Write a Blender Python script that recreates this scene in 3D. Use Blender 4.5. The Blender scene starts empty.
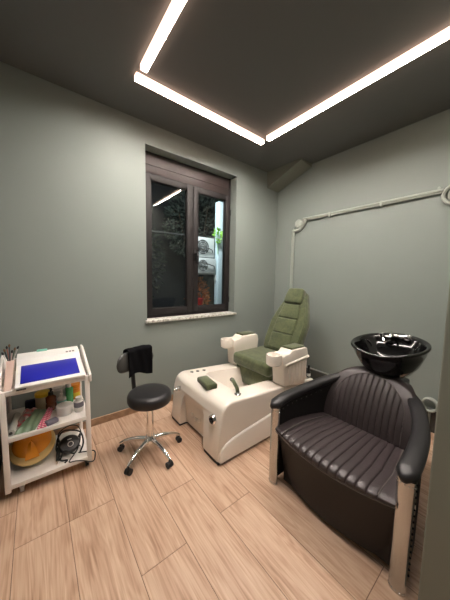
import bpy, bmesh, math, random
from mathutils import Vector, Matrix
random.seed(7)
PI = math.pi
SC = bpy.context.scene
COL = SC.collection

# ------------------------------------------------------------------ camera, world, exposure
cam_d = bpy.data.cameras.new('camera')
cam = bpy.data.objects.new('camera', cam_d)
COL.objects.link(cam)
SC.camera = cam
cam_d.sensor_fit = 'VERTICAL'
cam_d.sensor_height = 24.0
cam_d.lens = 24.0 * 241.9137 / 600.0
cam_d.clip_start = 0.02
yaw, pit, rol = math.radians(38.12289), math.radians(-5.1089), math.radians(1.03457)
fw = Vector((math.sin(yaw) * math.cos(pit), math.cos(yaw) * math.cos(pit), math.sin(pit)))
rt = fw.cross(Vector((0, 0, 1))).normalized()
up = rt.cross(fw)
rt2 = rt * math.cos(rol) + up * math.sin(rol)
up2 = -rt * math.sin(rol) + up * math.cos(rol)
M = Matrix((rt2, up2, -fw)).transposed().to_4x4()
M.translation = Vector((-3.0864, -2.62, 1.5))
cam.matrix_world = M

world = bpy.data.worlds.new('night')
SC.world = world
world.use_nodes = True
world.node_tree.nodes['Background'].inputs['Color'].default_value = (0.05, 0.06, 0.08, 1)
world.node_tree.nodes['Background'].inputs['Strength'].default_value = 0.02

SC.view_settings.view_transform = 'Standard'
SC.view_settings.look = 'None'
SC.view_settings.gamma = 1.0
SC.view_settings.use_curve_mapping = False
SC.view_settings.exposure = 0.0
STRIP = 180.0          # brightness of the ceiling light strips
OUT_FILL = 120.0      # strength of the light added outside the window

yl = bpy.data.lights.new('yard_fill_light', 'AREA')  # unseen area light added to brighten the yard; no real lamp stands here
yl.energy = OUT_FILL
yl.size = 0.5
yl.color = (0.9, 0.96, 1.0)
ylo = bpy.data.objects.new('yard_fill_light', yl)
COL.objects.link(ylo)
ylo.location = (-1.2, 0.75, 3.6)
ylo.rotation_euler = (Vector((-0.2, 1.9, 1.8)) - ylo.location).to_track_quat('-Z', 'Y').to_euler()

# ------------------------------------------------------------------ materials
def mat(name, col, rough=0.5, metal=0.0, bump=0.0, bscale=60.0, var=0.0, vscale=6.0, coat=0.0, spec=0.5, trans=0.0, emit=None, estr=0.0, sheen=0.0):
    m = bpy.data.materials.new(name)
    m.use_nodes = True
    nt = m.node_tree
    b = nt.nodes['Principled BSDF']
    b.inputs['Base Color'].default_value = (*col, 1)
    b.inputs['Roughness'].default_value = rough
    b.inputs['Metallic'].default_value = metal
    b.inputs['Coat Weight'].default_value = coat
    b.inputs['Specular IOR Level'].default_value = spec
    b.inputs['Transmission Weight'].default_value = trans
    b.inputs['Sheen Weight'].default_value = sheen
    if emit:
        b.inputs['Emission Color'].default_value = (*emit, 1)
        b.inputs['Emission Strength'].default_value = estr
    tc = nt.nodes.new('ShaderNodeTexCoord')
    if var > 0:
        n = nt.nodes.new('ShaderNodeTexNoise')
        n.inputs['Scale'].default_value = vscale
        n.inputs['Detail'].default_value = 4
        nt.links.new(tc.outputs['Object'], n.inputs['Vector'])
        r = nt.nodes.new('ShaderNodeValToRGB')
        r.color_ramp.elements[0].position = 0.3
        r.color_ramp.elements[1].position = 0.7
        r.color_ramp.elements[0].color = (*[c * (1 - var) for c in col], 1)
        r.color_ramp.elements[1].color = (*[min(1, c * (1 + var)) for c in col], 1)
        nt.links.new(n.outputs['Fac'], r.inputs['Fac'])
        nt.links.new(r.outputs['Color'], b.inputs['Base Color'])
    if bump > 0:
        n = nt.nodes.new('ShaderNodeTexNoise')
        n.inputs['Scale'].default_value = bscale
        n.inputs['Detail'].default_value = 5
        nt.links.new(tc.outputs['Object'], n.inputs['Vector'])
        bp = nt.nodes.new('ShaderNodeBump')
        bp.inputs['Strength'].default_value = bump
        bp.inputs['Distance'].default_value = 0.004
        nt.links.new(n.outputs['Fac'], bp.inputs['Height'])
        nt.links.new(bp.outputs['Normal'], b.inputs['Normal'])
    return m

WALLC = (0.238, 0.270, 0.250)
M_wall = mat('sage_wall_paint', WALLC, 0.55, bump=0.15, bscale=90, var=0.03, vscale=1.5)
M_ceil = mat('dark_ceiling_paint', (0.122, 0.124, 0.120), 0.6, bump=0.1, bscale=60)
M_part = mat('partition_paint', (0.20, 0.21, 0.175), 0.6, bump=0.1, bscale=70)
M_frame = mat('dark_brown_window_profile', (0.018, 0.015, 0.015), 0.5, spec=0.3, bump=0.1, bscale=40, var=0.15, vscale=9)
M_seal = mat('black_seal', (0.01, 0.01, 0.01), 0.5)
M_white = mat('ivory_gelcoat', (0.84, 0.77, 0.68), 0.25, coat=0.3)
M_cart = mat('white_painted_board', (0.88, 0.83, 0.78), 0.4, bump=0.05, bscale=30)
M_white2 = mat('white_plastic', (0.85, 0.83, 0.80), 0.35)
M_blue = mat('blue_gel_sheet', (0.012, 0.014, 0.36), 0.35)
M_chrome = mat('chrome', (0.85, 0.84, 0.82), 0.12, metal=1.0)
M_black = mat('black_vinyl', (0.016, 0.015, 0.016), 0.38, bump=0.15, bscale=160)
M_blackpl = mat('black_plastic', (0.012, 0.012, 0.013), 0.4)
M_leather = mat('dark_brown_black_leather', (0.042, 0.031, 0.032), 0.40, bump=0.3, bscale=130, var=0.12, vscale=20, spec=0.6)
M_panel = mat('black_leatherette_apron', (0.009, 0.007, 0.0065), 0.6, bump=0.3, bscale=150)
M_thread = mat('grey_stitching', (0.16, 0.14, 0.13), 0.7)
M_cer = mat('gloss_black_ceramic', (0.005, 0.005, 0.005), 0.10, coat=0.2)
M_towel = mat('black_fleece', (0.005, 0.005, 0.006), 0.95, bump=0.5, bscale=220, spec=0.1)
M_kick = mat('black_kick_edge', (0.012, 0.012, 0.012), 0.6)
M_night = mat('concrete_paving', (0.12, 0.12, 0.12), 0.9)
M_skirt = mat('grey_tile_skirting', (0.07, 0.078, 0.076), 0.4)
M_skirt_top = mat('light_grey_trim', (0.28, 0.30, 0.29), 0.4)
M_marble_base = None

def m_velvet():
    m = mat('olive_green_velour', (0.07, 0.095, 0.038), 0.8, bump=0.4, bscale=180, sheen=0.35)
    nt = m.node_tree
    b = nt.nodes['Principled BSDF']
    tc = nt.nodes.new('ShaderNodeTexCoord')
    n = nt.nodes.new('ShaderNodeTexNoise')
    n.inputs['Scale'].default_value = 14
    n.inputs['Detail'].default_value = 9
    n.inputs['Roughness'].default_value = 0.7
    n.inputs['Distortion'].default_value = 0.6
    r = nt.nodes.new('ShaderNodeValToRGB')
    r.color_ramp.elements[0].position = 0.32
    r.color_ramp.elements[0].color = (0.030, 0.042, 0.011, 1)
    r.color_ramp.elements[1].position = 0.72
    r.color_ramp.elements[1].color = (0.105, 0.125, 0.047, 1)
    nt.links.new(tc.outputs['Object'], n.inputs['Vector'])
    nt.links.new(n.outputs['Fac'], r.inputs['Fac'])
    nt.links.new(r.outputs['Color'], b.inputs['Base Color'])
    return m
M_green = m_velvet()

def m_steel():
    m = mat('brushed_champagne_steel', (0.52, 0.525, 0.51), 0.24, metal=1.0)
    nt = m.node_tree
    b = nt.nodes['Principled BSDF']
    tc = nt.nodes.new('ShaderNodeTexCoord')
    mp = nt.nodes.new('ShaderNodeMapping')
    mp.inputs['Scale'].default_value = (1, 1, 0.02)
    n = nt.nodes.new('ShaderNodeTexNoise')
    n.inputs['Scale'].default_value = 260
    nt.links.new(tc.outputs['Object'], mp.inputs['Vector'])
    nt.links.new(mp.outputs['Vector'], n.inputs['Vector'])
    bp = nt.nodes.new('ShaderNodeBump')
    bp.inputs['Strength'].default_value = 0.2
    bp.inputs['Distance'].default_value = 0.002
    nt.links.new(n.outputs['Fac'], bp.inputs['Height'])
    nt.links.new(bp.outputs['Normal'], b.inputs['Normal'])
    return m
M_steel = m_steel()

def m_marble():
    m = mat('speckled_white_marble', (0.7, 0.68, 0.64), 0.3)
    nt = m.node_tree
    b = nt.nodes['Principled BSDF']
    tc = nt.nodes.new('ShaderNodeTexCoord')
    n = nt.nodes.new('ShaderNodeTexNoise')
    n.inputs['Scale'].default_value = 28
    n.inputs['Detail'].default_value = 8
    n.inputs['Distortion'].default_value = 1.5
    r = nt.nodes.new('ShaderNodeValToRGB')
    r.color_ramp.elements[0].position = 0.35
    r.color_ramp.elements[0].color = (0.30, 0.27, 0.24, 1)
    r.color_ramp.elements[1].position = 0.55
    r.color_ramp.elements[1].color = (0.74, 0.72, 0.68, 1)
    nt.links.new(tc.outputs['Object'], n.inputs['Vector'])
    nt.links.new(n.outputs['Fac'], r.inputs['Fac'])
    nt.links.new(r.outputs['Color'], b.inputs['Base Color'])
    return m
M_marble = m_marble()

def m_wood():
    m = bpy.data.materials.new('oak_look_floor_tile')
    m.use_nodes = True
    nt = m.node_tree
    N, L = nt.nodes, nt.links
    b = N['Principled BSDF']
    b.inputs['Roughness'].default_value = 0.42
    b.inputs['Specular IOR Level'].default_value = 0.35
    tc = N.new('ShaderNodeTexCoord')
    at = N.new('ShaderNodeAttribute')
    at.attribute_name = 'plank'
    add = N.new('ShaderNodeVectorMath')
    add.operation = 'MULTIPLY_ADD'
    L.new(at.outputs['Color'], add.inputs[0])
    add.inputs[1].default_value = (37.0, 53.0, 19.0)
    L.new(tc.outputs['Object'], add.inputs[2])
    # broad cathedral figure
    mp = N.new('ShaderNodeMapping')
    mp.inputs['Scale'].default_value = (9.0, 0.9, 1)
    L.new(add.outputs[0], mp.inputs['Vector'])
    n1 = N.new('ShaderNodeTexNoise')
    n1.inputs['Scale'].default_value = 0.9
    n1.inputs['Detail'].default_value = 3
    n1.inputs['Distortion'].default_value = 0.7
    L.new(mp.outputs['Vector'], n1.inputs['Vector'])
    mul = N.new('ShaderNodeMath')
    mul.operation = 'MULTIPLY'
    mul.inputs[1].default_value = 60.0
    L.new(n1.outputs['Fac'], mul.inputs[0])
    sn = N.new('ShaderNodeMath')
    sn.operation = 'SINE'
    L.new(mul.outputs[0], sn.inputs[0])
    # fine fibres
    mp2 = N.new('ShaderNodeMapping')
    mp2.inputs['Scale'].default_value = (52.0, 1.5, 1)
    L.new(add.outputs[0], mp2.inputs['Vector'])
    n2 = N.new('ShaderNodeTexNoise')
    n2.inputs['Scale'].default_value = 1.6
    n2.inputs['Detail'].default_value = 6
    n2.inputs['Roughness'].default_value = 0.6
    L.new(mp2.outputs['Vector'], n2.inputs['Vector'])
    # soft blotches
    mp3 = N.new('ShaderNodeMapping')
    mp3.inputs['Scale'].default_value = (8.0, 1.6, 1)
    L.new(add.outputs[0], mp3.inputs['Vector'])
    n3 = N.new('ShaderNodeTexNoise')
    n3.inputs['Scale'].default_value = 1.3
    n3.inputs['Detail'].default_value = 4
    L.new(mp3.outputs['Vector'], n3.inputs['Vector'])
    r = N.new('ShaderNodeValToRGB')
    e = r.color_ramp.elements
    e[0].position = 0.30
    e[0].color = (0.33, 0.19, 0.118, 1)
    e[1].position = 0.72
    e[1].color = (0.64, 0.455, 0.33, 1)
    mid = r.color_ramp.elements.new(0.5)
    mid.color = (0.52, 0.34, 0.232, 1)
    # combine
    a1 = N.new('ShaderNodeMath'); a1.operation = 'MULTIPLY_ADD'
    L.new(sn.outputs[0], a1.inputs[0]); a1.inputs[1].default_value = 0.10
    L.new(n2.outputs['Fac'], a1.inputs[2])
    a2 = N.new('ShaderNodeMath'); a2.operation = 'MULTIPLY_ADD'
    L.new(n3.outputs['Fac'], a2.inputs[0]); a2.inputs[1].default_value = 0.75
    L.new(a1.outputs[0], a2.inputs[2])
    a3 = N.new('ShaderNodeMath'); a3.operation = 'MULTIPLY_ADD'
    L.new(a2.outputs[0], a3.inputs[0]); a3.inputs[1].default_value = 0.62; a3.inputs[2].default_value = -0.03
    sep = N.new('ShaderNodeSeparateColor')
    L.new(at.outputs['Color'], sep.inputs[0])
    a4 = N.new('ShaderNodeMath'); a4.operation = 'MULTIPLY_ADD'
    L.new(sep.outputs[0], a4.inputs[0]); a4.inputs[1].default_value = 0.07
    L.new(a3.outputs[0], a4.inputs[2])
    L.new(a4.outputs[0], r.inputs['Fac'])
    L.new(r.outputs['Color'], b.inputs['Base Color'])
    bp = N.new('ShaderNodeBump')
    bp.inputs['Strength'].default_value = 0.12
    bp.inputs['Distance'].default_value = 0.003
    L.new(n2.outputs['Fac'], bp.inputs['Height'])
    L.new(bp.outputs['Normal'], b.inputs['Normal'])
    return m
M_wood = m_wood()
M_grout = mat('dark_joint', (0.16, 0.10, 0.06), 0.8)
M_woodskirt = mat('wood_skirting', (0.36, 0.225, 0.135), 0.5, var=0.25, vscale=14)

def m_pane():
    m = bpy.data.materials.new('window_glass')
    m.use_nodes = True
    nt = m.node_tree
    N, L = nt.nodes, nt.links
    N.remove(N['Principled BSDF'])
    out = N['Material Output']
    tr = N.new('ShaderNodeBsdfTransparent')
    tr.inputs['Color'].default_value = (0.9, 0.93, 0.92, 1)
    gl = N.new('ShaderNodeBsdfGlossy')
    gl.inputs['Roughness'].default_value = 0.015
    fr = N.new('ShaderNodeFresnel')
    fr.inputs['IOR'].default_value = 1.5
    mx = N.new('ShaderNodeMixShader')
    L.new(fr.outputs[0], mx.inputs[0])
    L.new(tr.outputs[0], mx.inputs[1])
    L.new(gl.outputs[0], mx.inputs[2])
    L.new(mx.outputs[0], out.inputs['Surface'])
    return m
M_pane = m_pane()

def m_emit(name, col, s):
    m = bpy.data.materials.new(name)
    m.use_nodes = True
    b = m.node_tree.nodes['Principled BSDF']
    b.inputs['Base Color'].default_value = (0.9, 0.88, 0.85, 1)
    b.inputs['Emission Color'].default_value = (*col, 1)
    b.inputs['Emission Strength'].default_value = s
    return m
M_led = m_emit('opal_led_diffuser', (1.0, 0.90, 0.82), STRIP)

M_sideglow = m_emit('profile_side_glow', (1.0, 0.66, 0.50), 4.0)  # dim warm emission on the housing sides imitates the halo along the strips

# ------------------------------------------------------------------ mesh helpers (all in room coordinates)
def BM():
    return bmesh.new()

def box(bm, x0, x1, y0, y1, z0, z1, bev=0.0, seg=2, rot=None, piv=None):
    g = bmesh.ops.create_cube(bm, size=1.0)
    vs = g['verts']
    for v in vs:
        v.co = Vector(((x0 + x1) / 2 + v.co.x * (x1 - x0), (y0 + y1) / 2 + v.co.y * (y1 - y0), (z0 + z1) / 2 + v.co.z * (z1 - z0)))
    if bev > 0:
        es = list({e for v in vs for e in v.link_edges})
        r = bmesh.ops.bevel(bm, geom=es, offset=bev, segments=seg, profile=0.5, affect='EDGES')
        vs = list({v for f in r['faces'] for v in f.verts} | {v for v in vs if v.is_valid})
    if rot is not None:
        p = Vector(piv) if piv else Vector(((x0 + x1) / 2, (y0 + y1) / 2, (z0 + z1) / 2))
        for v in vs:
            v.co = rot @ (v.co - p) + p
    return vs

def rings(bm, rs, cap0=True, cap1=True, closed=True):
    prev = None
    first = None
    for ring in rs:
        cur = [bm.verts.new(p) for p in ring]
        if prev:
            n = len(cur)
            for i in range(n if closed else n - 1):
                j = (i + 1) % n
                bm.faces.new((prev[i], prev[j], cur[j], cur[i]))
        else:
            first = cur
        prev = cur
    if cap0 and closed:
        bm.faces.new(list(reversed(first)))
    if cap1 and closed:
        bm.faces.new(prev)

def cyl(bm, p0, p1, r0, r1=None, seg=20):
    r1 = r0 if r1 is None else r1
    p0, p1 = Vector(p0), Vector(p1)
    d = (p1 - p0).normalized()
    a = d.orthogonal().normalized()
    b = d.cross(a)
    rings(bm, [[p + (a * math.cos(t) + b * math.sin(t)) * r for t in [2 * PI * i / seg for i in range(seg)]] for p, r in ((p0, r0), (p1, r1))])

def tube(bm, pts, r, seg=10, ry=None):
    pts = [Vector(p) for p in pts]
    rs = r if isinstance(r, (list, tuple)) else [r] * len(pts)
    t0 = (pts[1] - pts[0]).normalized()
    a = t0.orthogonal().normalized()
    out = []
    for i, p in enumerate(pts):
        if i == 0: t = t0
        elif i == len(pts) - 1: t = (pts[i] - pts[i - 1]).normalized()
        else: t = (pts[i + 1] - pts[i - 1]).normalized()
        a = (a - t * a.dot(t)).normalized()
        b = t.cross(a)
        out.append([p + (a * math.cos(q) + b * math.sin(q)) * rs[i] for q in [2 * PI * k / seg for k in range(seg)]])
    rings(bm, out)

def smooth_path(pts, n=8):
    pts = [Vector(p) for p in pts]
    P = [pts[0] * 2 - pts[1]] + pts + [pts[-1] * 2 - pts[-2]]
    out = []
    for i in range(1, len(P) - 2):
        for k in range(n):
            t = k / n
            a, b, c, d = P[i - 1], P[i], P[i + 1], P[i + 2]
            out.append(0.5 * ((2 * b) + (c - a) * t + (2 * a - 5 * b + 4 * c - d) * t * t + (3 * b - a - 3 * c + d) * t ** 3))
    out.append(pts[-1])
    return out

def lathe(bm, prof, c, seg=28, sx=1.0, sy=1.0, rot=None):
    c = Vector(c)
    rs = []
    for r, z in prof:
        ring = []
        for i in range(seg):
            t = 2 * PI * i / seg
            v = Vector((max(r, 1e-4) * sx * math.cos(t), max(r, 1e-4) * sy * math.sin(t), z))
            if rot is not None: v = rot @ v
            ring.append(c + v)
        rs.append(ring)
    rings(bm, rs)

def grid(bm, f, nu, nv):
    vs = [[bm.verts.new(f(i / nu, j / nv)) for j in range(nv + 1)] for i in range(nu + 1)]
    for i in range(nu):
        for j in range(nv):
            bm.faces.new((vs[i][j], vs[i + 1][j], vs[i + 1][j + 1], vs[i][j + 1]))
    return vs

def extrude_poly(bm, poly, axis, a0, a1):
    """poly: 2-D outline; axis 'y' -> (x,z) outline swept along y, 'x' -> (y,z), 'z' -> (x,y)"""
    def P(p, a):
        if axis == 'y': return Vector((p[0], a, p[1]))
        if axis == 'x': return Vector((a, p[0], p[1]))
        return Vector((p[0], p[1], a))
    rings(bm, [[P(p, a0) for p in poly], [P(p, a1) for p in poly]])

def bevel_all(bm, off, seg=2, ang=30):
    bmesh.ops.recalc_face_normals(bm, faces=bm.faces)
    es = [e for e in bm.edges if len(e.link_faces) == 2 and e.calc_face_angle(0) > math.radians(ang)]
    bmesh.ops.bevel(bm, geom=es, offset=off, segments=seg, profile=0.5, affect='EDGES')

def thing(name, label, cat, base, group=None):
    o = bpy.data.objects.new(name, None)
    COL.objects.link(o)
    o.location = base
    o.empty_display_size = 0.05
    o['label'] = label
    o['category'] = cat
    if group: o['group'] = group
    return o

def world_base(o):
    p = Vector(o.location)
    while o.parent:
        o = o.parent
        p += Vector(o.location)
    return p

def part(name, bm, m, parent=None, smooth=True, base=None, angle=40, label=None):
    bmesh.ops.recalc_face_normals(bm, faces=bm.faces)
    b = world_base(parent) if parent else Vector(base or (0, 0, 0))
    bmesh.ops.translate(bm, verts=bm.verts, vec=-b)
    me = bpy.data.meshes.new(name)
    if smooth:
        for f in bm.faces: f.smooth = True
        for e in bm.edges:
            if len(e.link_faces) == 2 and e.calc_face_angle(0) > math.radians(angle):
                e.smooth = False
    bm.to_mesh(me)
    bm.free()
    me.materials.append(m)
    o = bpy.data.objects.new(name, me)
    COL.objects.link(o)
    if parent: o.parent = parent
    else: o.location = b
    if label: o['label'] = label
    return o

def single(name, bm, m, label, cat, base, group=None, smooth=True, angle=40):
    o = part(name, bm, m, None, smooth, base, angle)
    o['label'] = label
    o['category'] = cat
    if group: o['group'] = group
    return o

def struct(name, bm, m, smooth=False):
    o = part(name, bm, m, None, smooth)
    o['kind'] = 'structure'
    return o

def outward(me):
    bm = bmesh.new(); bm.from_mesh(me)
    bmesh.ops.recalc_face_normals(bm, faces=bm.faces)
    if bm.calc_volume(signed=True) < 0: bmesh.ops.reverse_faces(bm, faces=bm.faces)
    bm.to_mesh(me); bm.free()

def boolean_bake(o, cutters, op='DIFFERENCE'):
    for q in [o] + cutters: outward(q.data)
    for c in cutters:
        md = o.modifiers.new('cut', 'BOOLEAN')
        md.operation = op
        md.object = c
        md.solver = 'EXACT'; md.use_self = True
    bpy.context.view_layer.update()
    dg = bpy.context.evaluated_depsgraph_get()
    me = bpy.data.meshes.new_from_object(o.evaluated_get(dg))
    o.modifiers.clear()
    o.data = me
    for c in cutters:
        bpy.data.objects.remove(c)
    for p in me.polygons: p.use_smooth = True
    bm = bmesh.new(); bm.from_mesh(me)
    for e in bm.edges:
        e.smooth = not (len(e.link_faces) == 2 and e.calc_face_angle(0) > math.radians(32))
    bm.to_mesh(me); bm.free()

# ------------------------------------------------------------------ room shell
H = 3.1
XL, YN = -3.80, -4.3
WX0, WX1, WZ0, WZ1, WD = -2.125, -0.862, 1.02, 2.885, 0.22

# floor: planks in one mesh
bm = BM()
lay = bm.loops.layers.color.new('plank')
xs0 = -2.982 - 0.257 * 4
PW, PL, G = 0.257, 1.2, 0.0009
offs = {}
known = {3: -0.98, 4: -0.983, 5: -1.52, 6: -1.16, 7: -1.495, 8: -1.05}
for k in range(0, 17):
    x0 = xs0 + PW * k
    x1 = min(x0 + PW, 0.0)
    x0c = max(x0, XL)
    if x1 - x0c < 0.01: continue
    yj = known.get(k, -random.uniform(0, 1.2))
    j = yj
    while j < 0: j += PL
    y1 = j
    while y1 > YN:
        y0 = y1 - PL
        a, b_ = max(y0, YN), min(y1, 0.0)
        if b_ - a > 0.01:
            t = 0.002
            c = (random.random(), random.random(), random.random(), 1)
            xa, xb, ya, yb = x0c + G, x1 - G, a + G, b_ - G
            tv = [bm.verts.new(p) for p in ((xa + t, ya + t, 0), (xb - t, ya + t, 0), (xb - t, yb - t, 0), (xa + t, yb - t, 0))]
            bv = [bm.verts.new(p) for p in ((xa, ya, -0.002), (xb, ya, -0.002), (xb, yb, -0.002), (xa, yb, -0.002))]
            fs = [bm.faces.new(tv)]
            for i in range(4):
                fs.append(bm.faces.new((bv[i], bv[(i + 1) % 4], tv[(i + 1) % 4], tv[i])))
            for f in fs:
                for lp in f.loops: lp[lay] = c
        y1 = y0
struct('floor', bm, M_wood)
bm = BM(); box(bm, XL - 0.1, 0.1, YN - 0.1, 0.1, -0.1, -0.0015); struct('floor_joints', bm, M_grout)
bm = BM(); box(bm, XL - 0.1, 0.1, YN - 0.1, 0.1, H, H + 0.1); struct('ceiling', bm, M_ceil)
# window wall with recess
bm = BM()
box(bm, XL - 0.1, WX0, 0, 0.3, 0, H)
box(bm, WX1, 0.1, 0, 0.3, 0, H)
box(bm, WX0, WX1, 0, 0.3, 0, WZ0 - 0.02)
box(bm, WX0, WX1, 0, 0.3, WZ1, H)
struct('wall_back', bm, M_wall)
bm = BM(); box(bm, 0, 0.1, YN - 0.1, 0, 0, H); struct('wall_right', bm, M_wall)
bm = BM(); box(bm, XL - 0.1, XL, YN - 0.1, 0, 0, H); struct('wall_left', bm, M_wall)
bm = BM(); box(bm, XL - 0.1, 0.1, YN - 0.1, YN, 0, H); struct('wall_near', bm, M_wall)
# partition beside the doorway (right foreground)
bm = BM(); box(bm, -1.766, 0, -2.60, -2.406, 0, H, 0.006, 2); struct('wall_partition', bm, M_part)
# sloping soffit in the corner
bm = BM()
rings(bm, [[Vector(p) for p in ((0, 0, 2.865), (-0.25, 0, 2.875), (-0.27, 0, H), (0, 0, H))],
           [Vector(p) for p in ((0, -0.58, 3.06), (-0.25, -0.58, 3.085), (-0.25, -0.58, H), (0, -0.58, H))]])
struct('trim_1', bm, M_part)
bm = BM(); box(bm, XL, 0, -0.012, 0, 0, 0.075, 0.003, 1); struct('baseboard_back', bm, M_woodskirt)
bm = BM()
box(bm, -0.02, 0, -2.42, -0.012, 0, 0.225, 0.003, 1)
struct('baseboard_right', bm, M_skirt)
bm = BM()
box(bm, -0.03, 0, -2.42, -0.012, 0.225, 0.238, 0.003, 1)
struct('trim_2', bm, M_skirt_top)
bm = BM(); box(bm, WX0 - 0.02, WX1 + 0.02, -0.035, 0.16, WZ0 - 0.028, WZ0, 0.004, 2); struct('trim_3', bm, M_marble)

# ------------------------------------------------------------------ window
win = bpy.data.objects.new('window_1', None); COL.objects.link(win); win.location = (-1.49, 0.14, WZ0); win['kind'] = 'structure'
FY0, FY1 = 0.13, 0.20
bm = BM()
box(bm, WX0, WX0 + 0.035, FY0, FY1, WZ0, WZ1, 0.003)
box(bm, WX1 - 0.03, WX1, FY0, FY1, WZ0, WZ1, 0.003)
box(bm, WX0 + 0.03, WX1 - 0.03, FY0, FY1, WZ0, WZ0 + 0.045, 0.003)
box(bm, WX0 + 0.03, WX1 - 0.03, FY0, FY1, 2.635, 2.66, 0.003)
part('window_frame', bm, M_frame, win)
bm = BM()
box(bm, WX0 + 0.03, WX1 - 0.03, FY0 + 0.004, FY1, 2.66, WZ1, 0.004)
box(bm, WX0 + 0.03, WX1 - 0.03, FY0 - 0.002, FY1, 2.745, 2.757, 0.002)
part('shutter_box', bm, mat('brown_shutter_box_laminate', (0.050, 0.036, 0.034), 0.42, bump=0.1, bscale=40, var=0.15, vscale=9), win)
def sash(x0, x1, z0, z1, gx0, gx1, gz0, gz1):
    bm = BM()
    y0, y1 = 0.108, 0.17
    box(bm, x0, gx0, y0, y1, z0, z1, 0.004)
    box(bm, gx1, x1, y0, y1, z0, z1, 0.004)
    box(bm, gx0 - 0.005, gx1 + 0.005, y0, y1, z0, gz0, 0.004)
    box(bm, gx0 - 0.005, gx1 + 0.005, y0, y1, gz1, z1, 0.004)
    s = part('sash', bm, M_frame, win)
    bm = BM()
    box(bm, gx0 - 0.004, gx1 + 0.004, 0.138, 0.143, gz0 - 0.004, gz1 + 0.004)
    part('pane', bm, M_pane, s)
    bm = BM()
    for a in (gx0, gx1 - 0.006): box(bm, a, a + 0.006, 0.128, 0.138, gz0, gz1)
    for a in (gz0, gz1 - 0.006): box(bm, gx0, gx1, 0.128, 0.138, a, a + 0.006)
    part('gasket', bm, M_seal, s)
    return s
sash(-2.095, -1.478, 1.062, 2.64, -2.02, -1.565, 1.13, 2.575)
s2 = sash(-1.474, -0.885, 1.062, 2.64, -1.40, -0.955, 1.13, 2.575)
bm = BM()
box(bm, -1.458, -1.428, 0.090, 0.108, 1.72, 1.86, 0.004)
tube(bm, [(-1.443, 0.108, 1.81), (-1.443, 0.050, 1.81), (-1.443, 0.046, 1.80), (-1.443, 0.046, 1.67)], [0.012, 0.012, 0.014, 0.012], 10)
part('window_handle', bm, M_blackpl, s2)
for z in (1.2, 2.42):
    bm = BM(); cyl(bm, (-0.887, 0.10, z - 0.04), (-0.887, 0.10, z + 0.04), 0.009); part('hinge', bm, M_blackpl, s2)
bm = BM(); cyl(bm, (-2.10, 0.10, 1.30), (-2.10, 0.10, 1.36), 0.010); part('hinge', bm, M_white2, win, label='white hinge cap')

# ------------------------------------------------------------------ yard outside the window
bm = BM(); box(bm, -6, 5, 0.35, 9, -0.2, 0); struct('ground', bm, M_night)
M_ac = mat('grey_white_casing', (0.62, 0.64, 0.63), 0.5)
M_acdark = mat('dark_grille', (0.05, 0.05, 0.05), 0.5)
def ac_unit(x0, x1, y0, y1, z0, z1, label):
    t = thing('air_conditioner_unit', label, 'air conditioner', ((x0 + x1) / 2, (y0 + y1) / 2, z0))
    bm = BM(); box(bm, x0, x1, y0, y1, z0, z1, 0.012, 2); part('casing', bm, M_ac, t)
    cx, cz, r = x0 + (x1 - x0) * 0.40, (z0 + z1) / 2, min(x1 - x0, z1 - z0) * 0.38
    bm = BM(); cyl(bm, (cx, y0 + 0.002, cz), (cx, y0 - 0.006, cz), r); part('fan_recess', bm, M_acdark, t)
    bm = BM()
    for k in range(1, 5):
        rr = r * k / 4
        tube(bm, [(cx + rr * math.cos(a), y0 - 0.012, cz + rr * math.sin(a)) for a in [2 * PI * i / 24 for i in range(25)]], 0.003, 6)
    for a in range(6):
        q = a * PI / 3
        tube(bm, [(cx, y0 - 0.012, cz), (cx + r * math.cos(q), y0 - 0.012, cz + r * math.sin(q))], 0.003, 6)
    part('grille', bm, M_ac, t)
    bm = BM(); tube(bm, smooth_path([(x1 - 0.05, y0 - 0.01, z0 + 0.1), (x1 - 0.12, y0 - 0.05, z0 + 0.16), (x0 + 0.1, y0 - 0.04, z0 + 0.2), (x0 + 0.04, y0 - 0.02, z0 + 0.06)]), 0.009, 8); part('pipe', bm, M_seal, t)
ac_unit(-0.56, -0.07, 1.62, 1.9, 1.93, 2.33, 'upper grey outdoor air conditioner unit seen through right window pane')
ac_unit(-0.60, -0.05, 1.58, 1.9, 1.60, 1.91, 'lower grey outdoor air conditioner unit under the other one outside window')
bm = BM()
for z in (1.585,): box(bm, -0.62, -0.03, 1.6, 1.9, z - 0.012, z + 0.012)
box(bm, -0.05, -0.02, 1.6, 1.66, 1.45, 1.6)
single('unit_bracket', bm, M_ac, 'grey steel bracket carrying the stacked air conditioner units outside', 'bracket', (-0.32, 1.8, 0), smooth=False)
M_post = mat('pale_blue_white_paint', (0.62, 0.75, 0.80), 0.5)
bm = BM(); box(bm, -0.02, 0.115, 1.55, 1.68, 0, 3.09, 0.01, 2)
single('square_post', bm, M_post, 'pale blue white square post outside the right window pane', 'post', (0.05, 1.6, 0))
M_rail = mat('dark_rail', (0.06, 0.06, 0.06), 0.5)
bm = BM(); tube(bm, [(-2.6, 2.3, 2.42), (0.4, 2.3, 2.46)], 0.012, 8)
for x in (-2.55, ): tube(bm, [(x, 2.3, 0.0), (x, 2.3, 2.42)], 0.014, 8)
single('garden_rail', bm, M_rail, 'thin dark rail running across the yard behind the window', 'rail', (-1.3, 1.5, 0))

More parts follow.
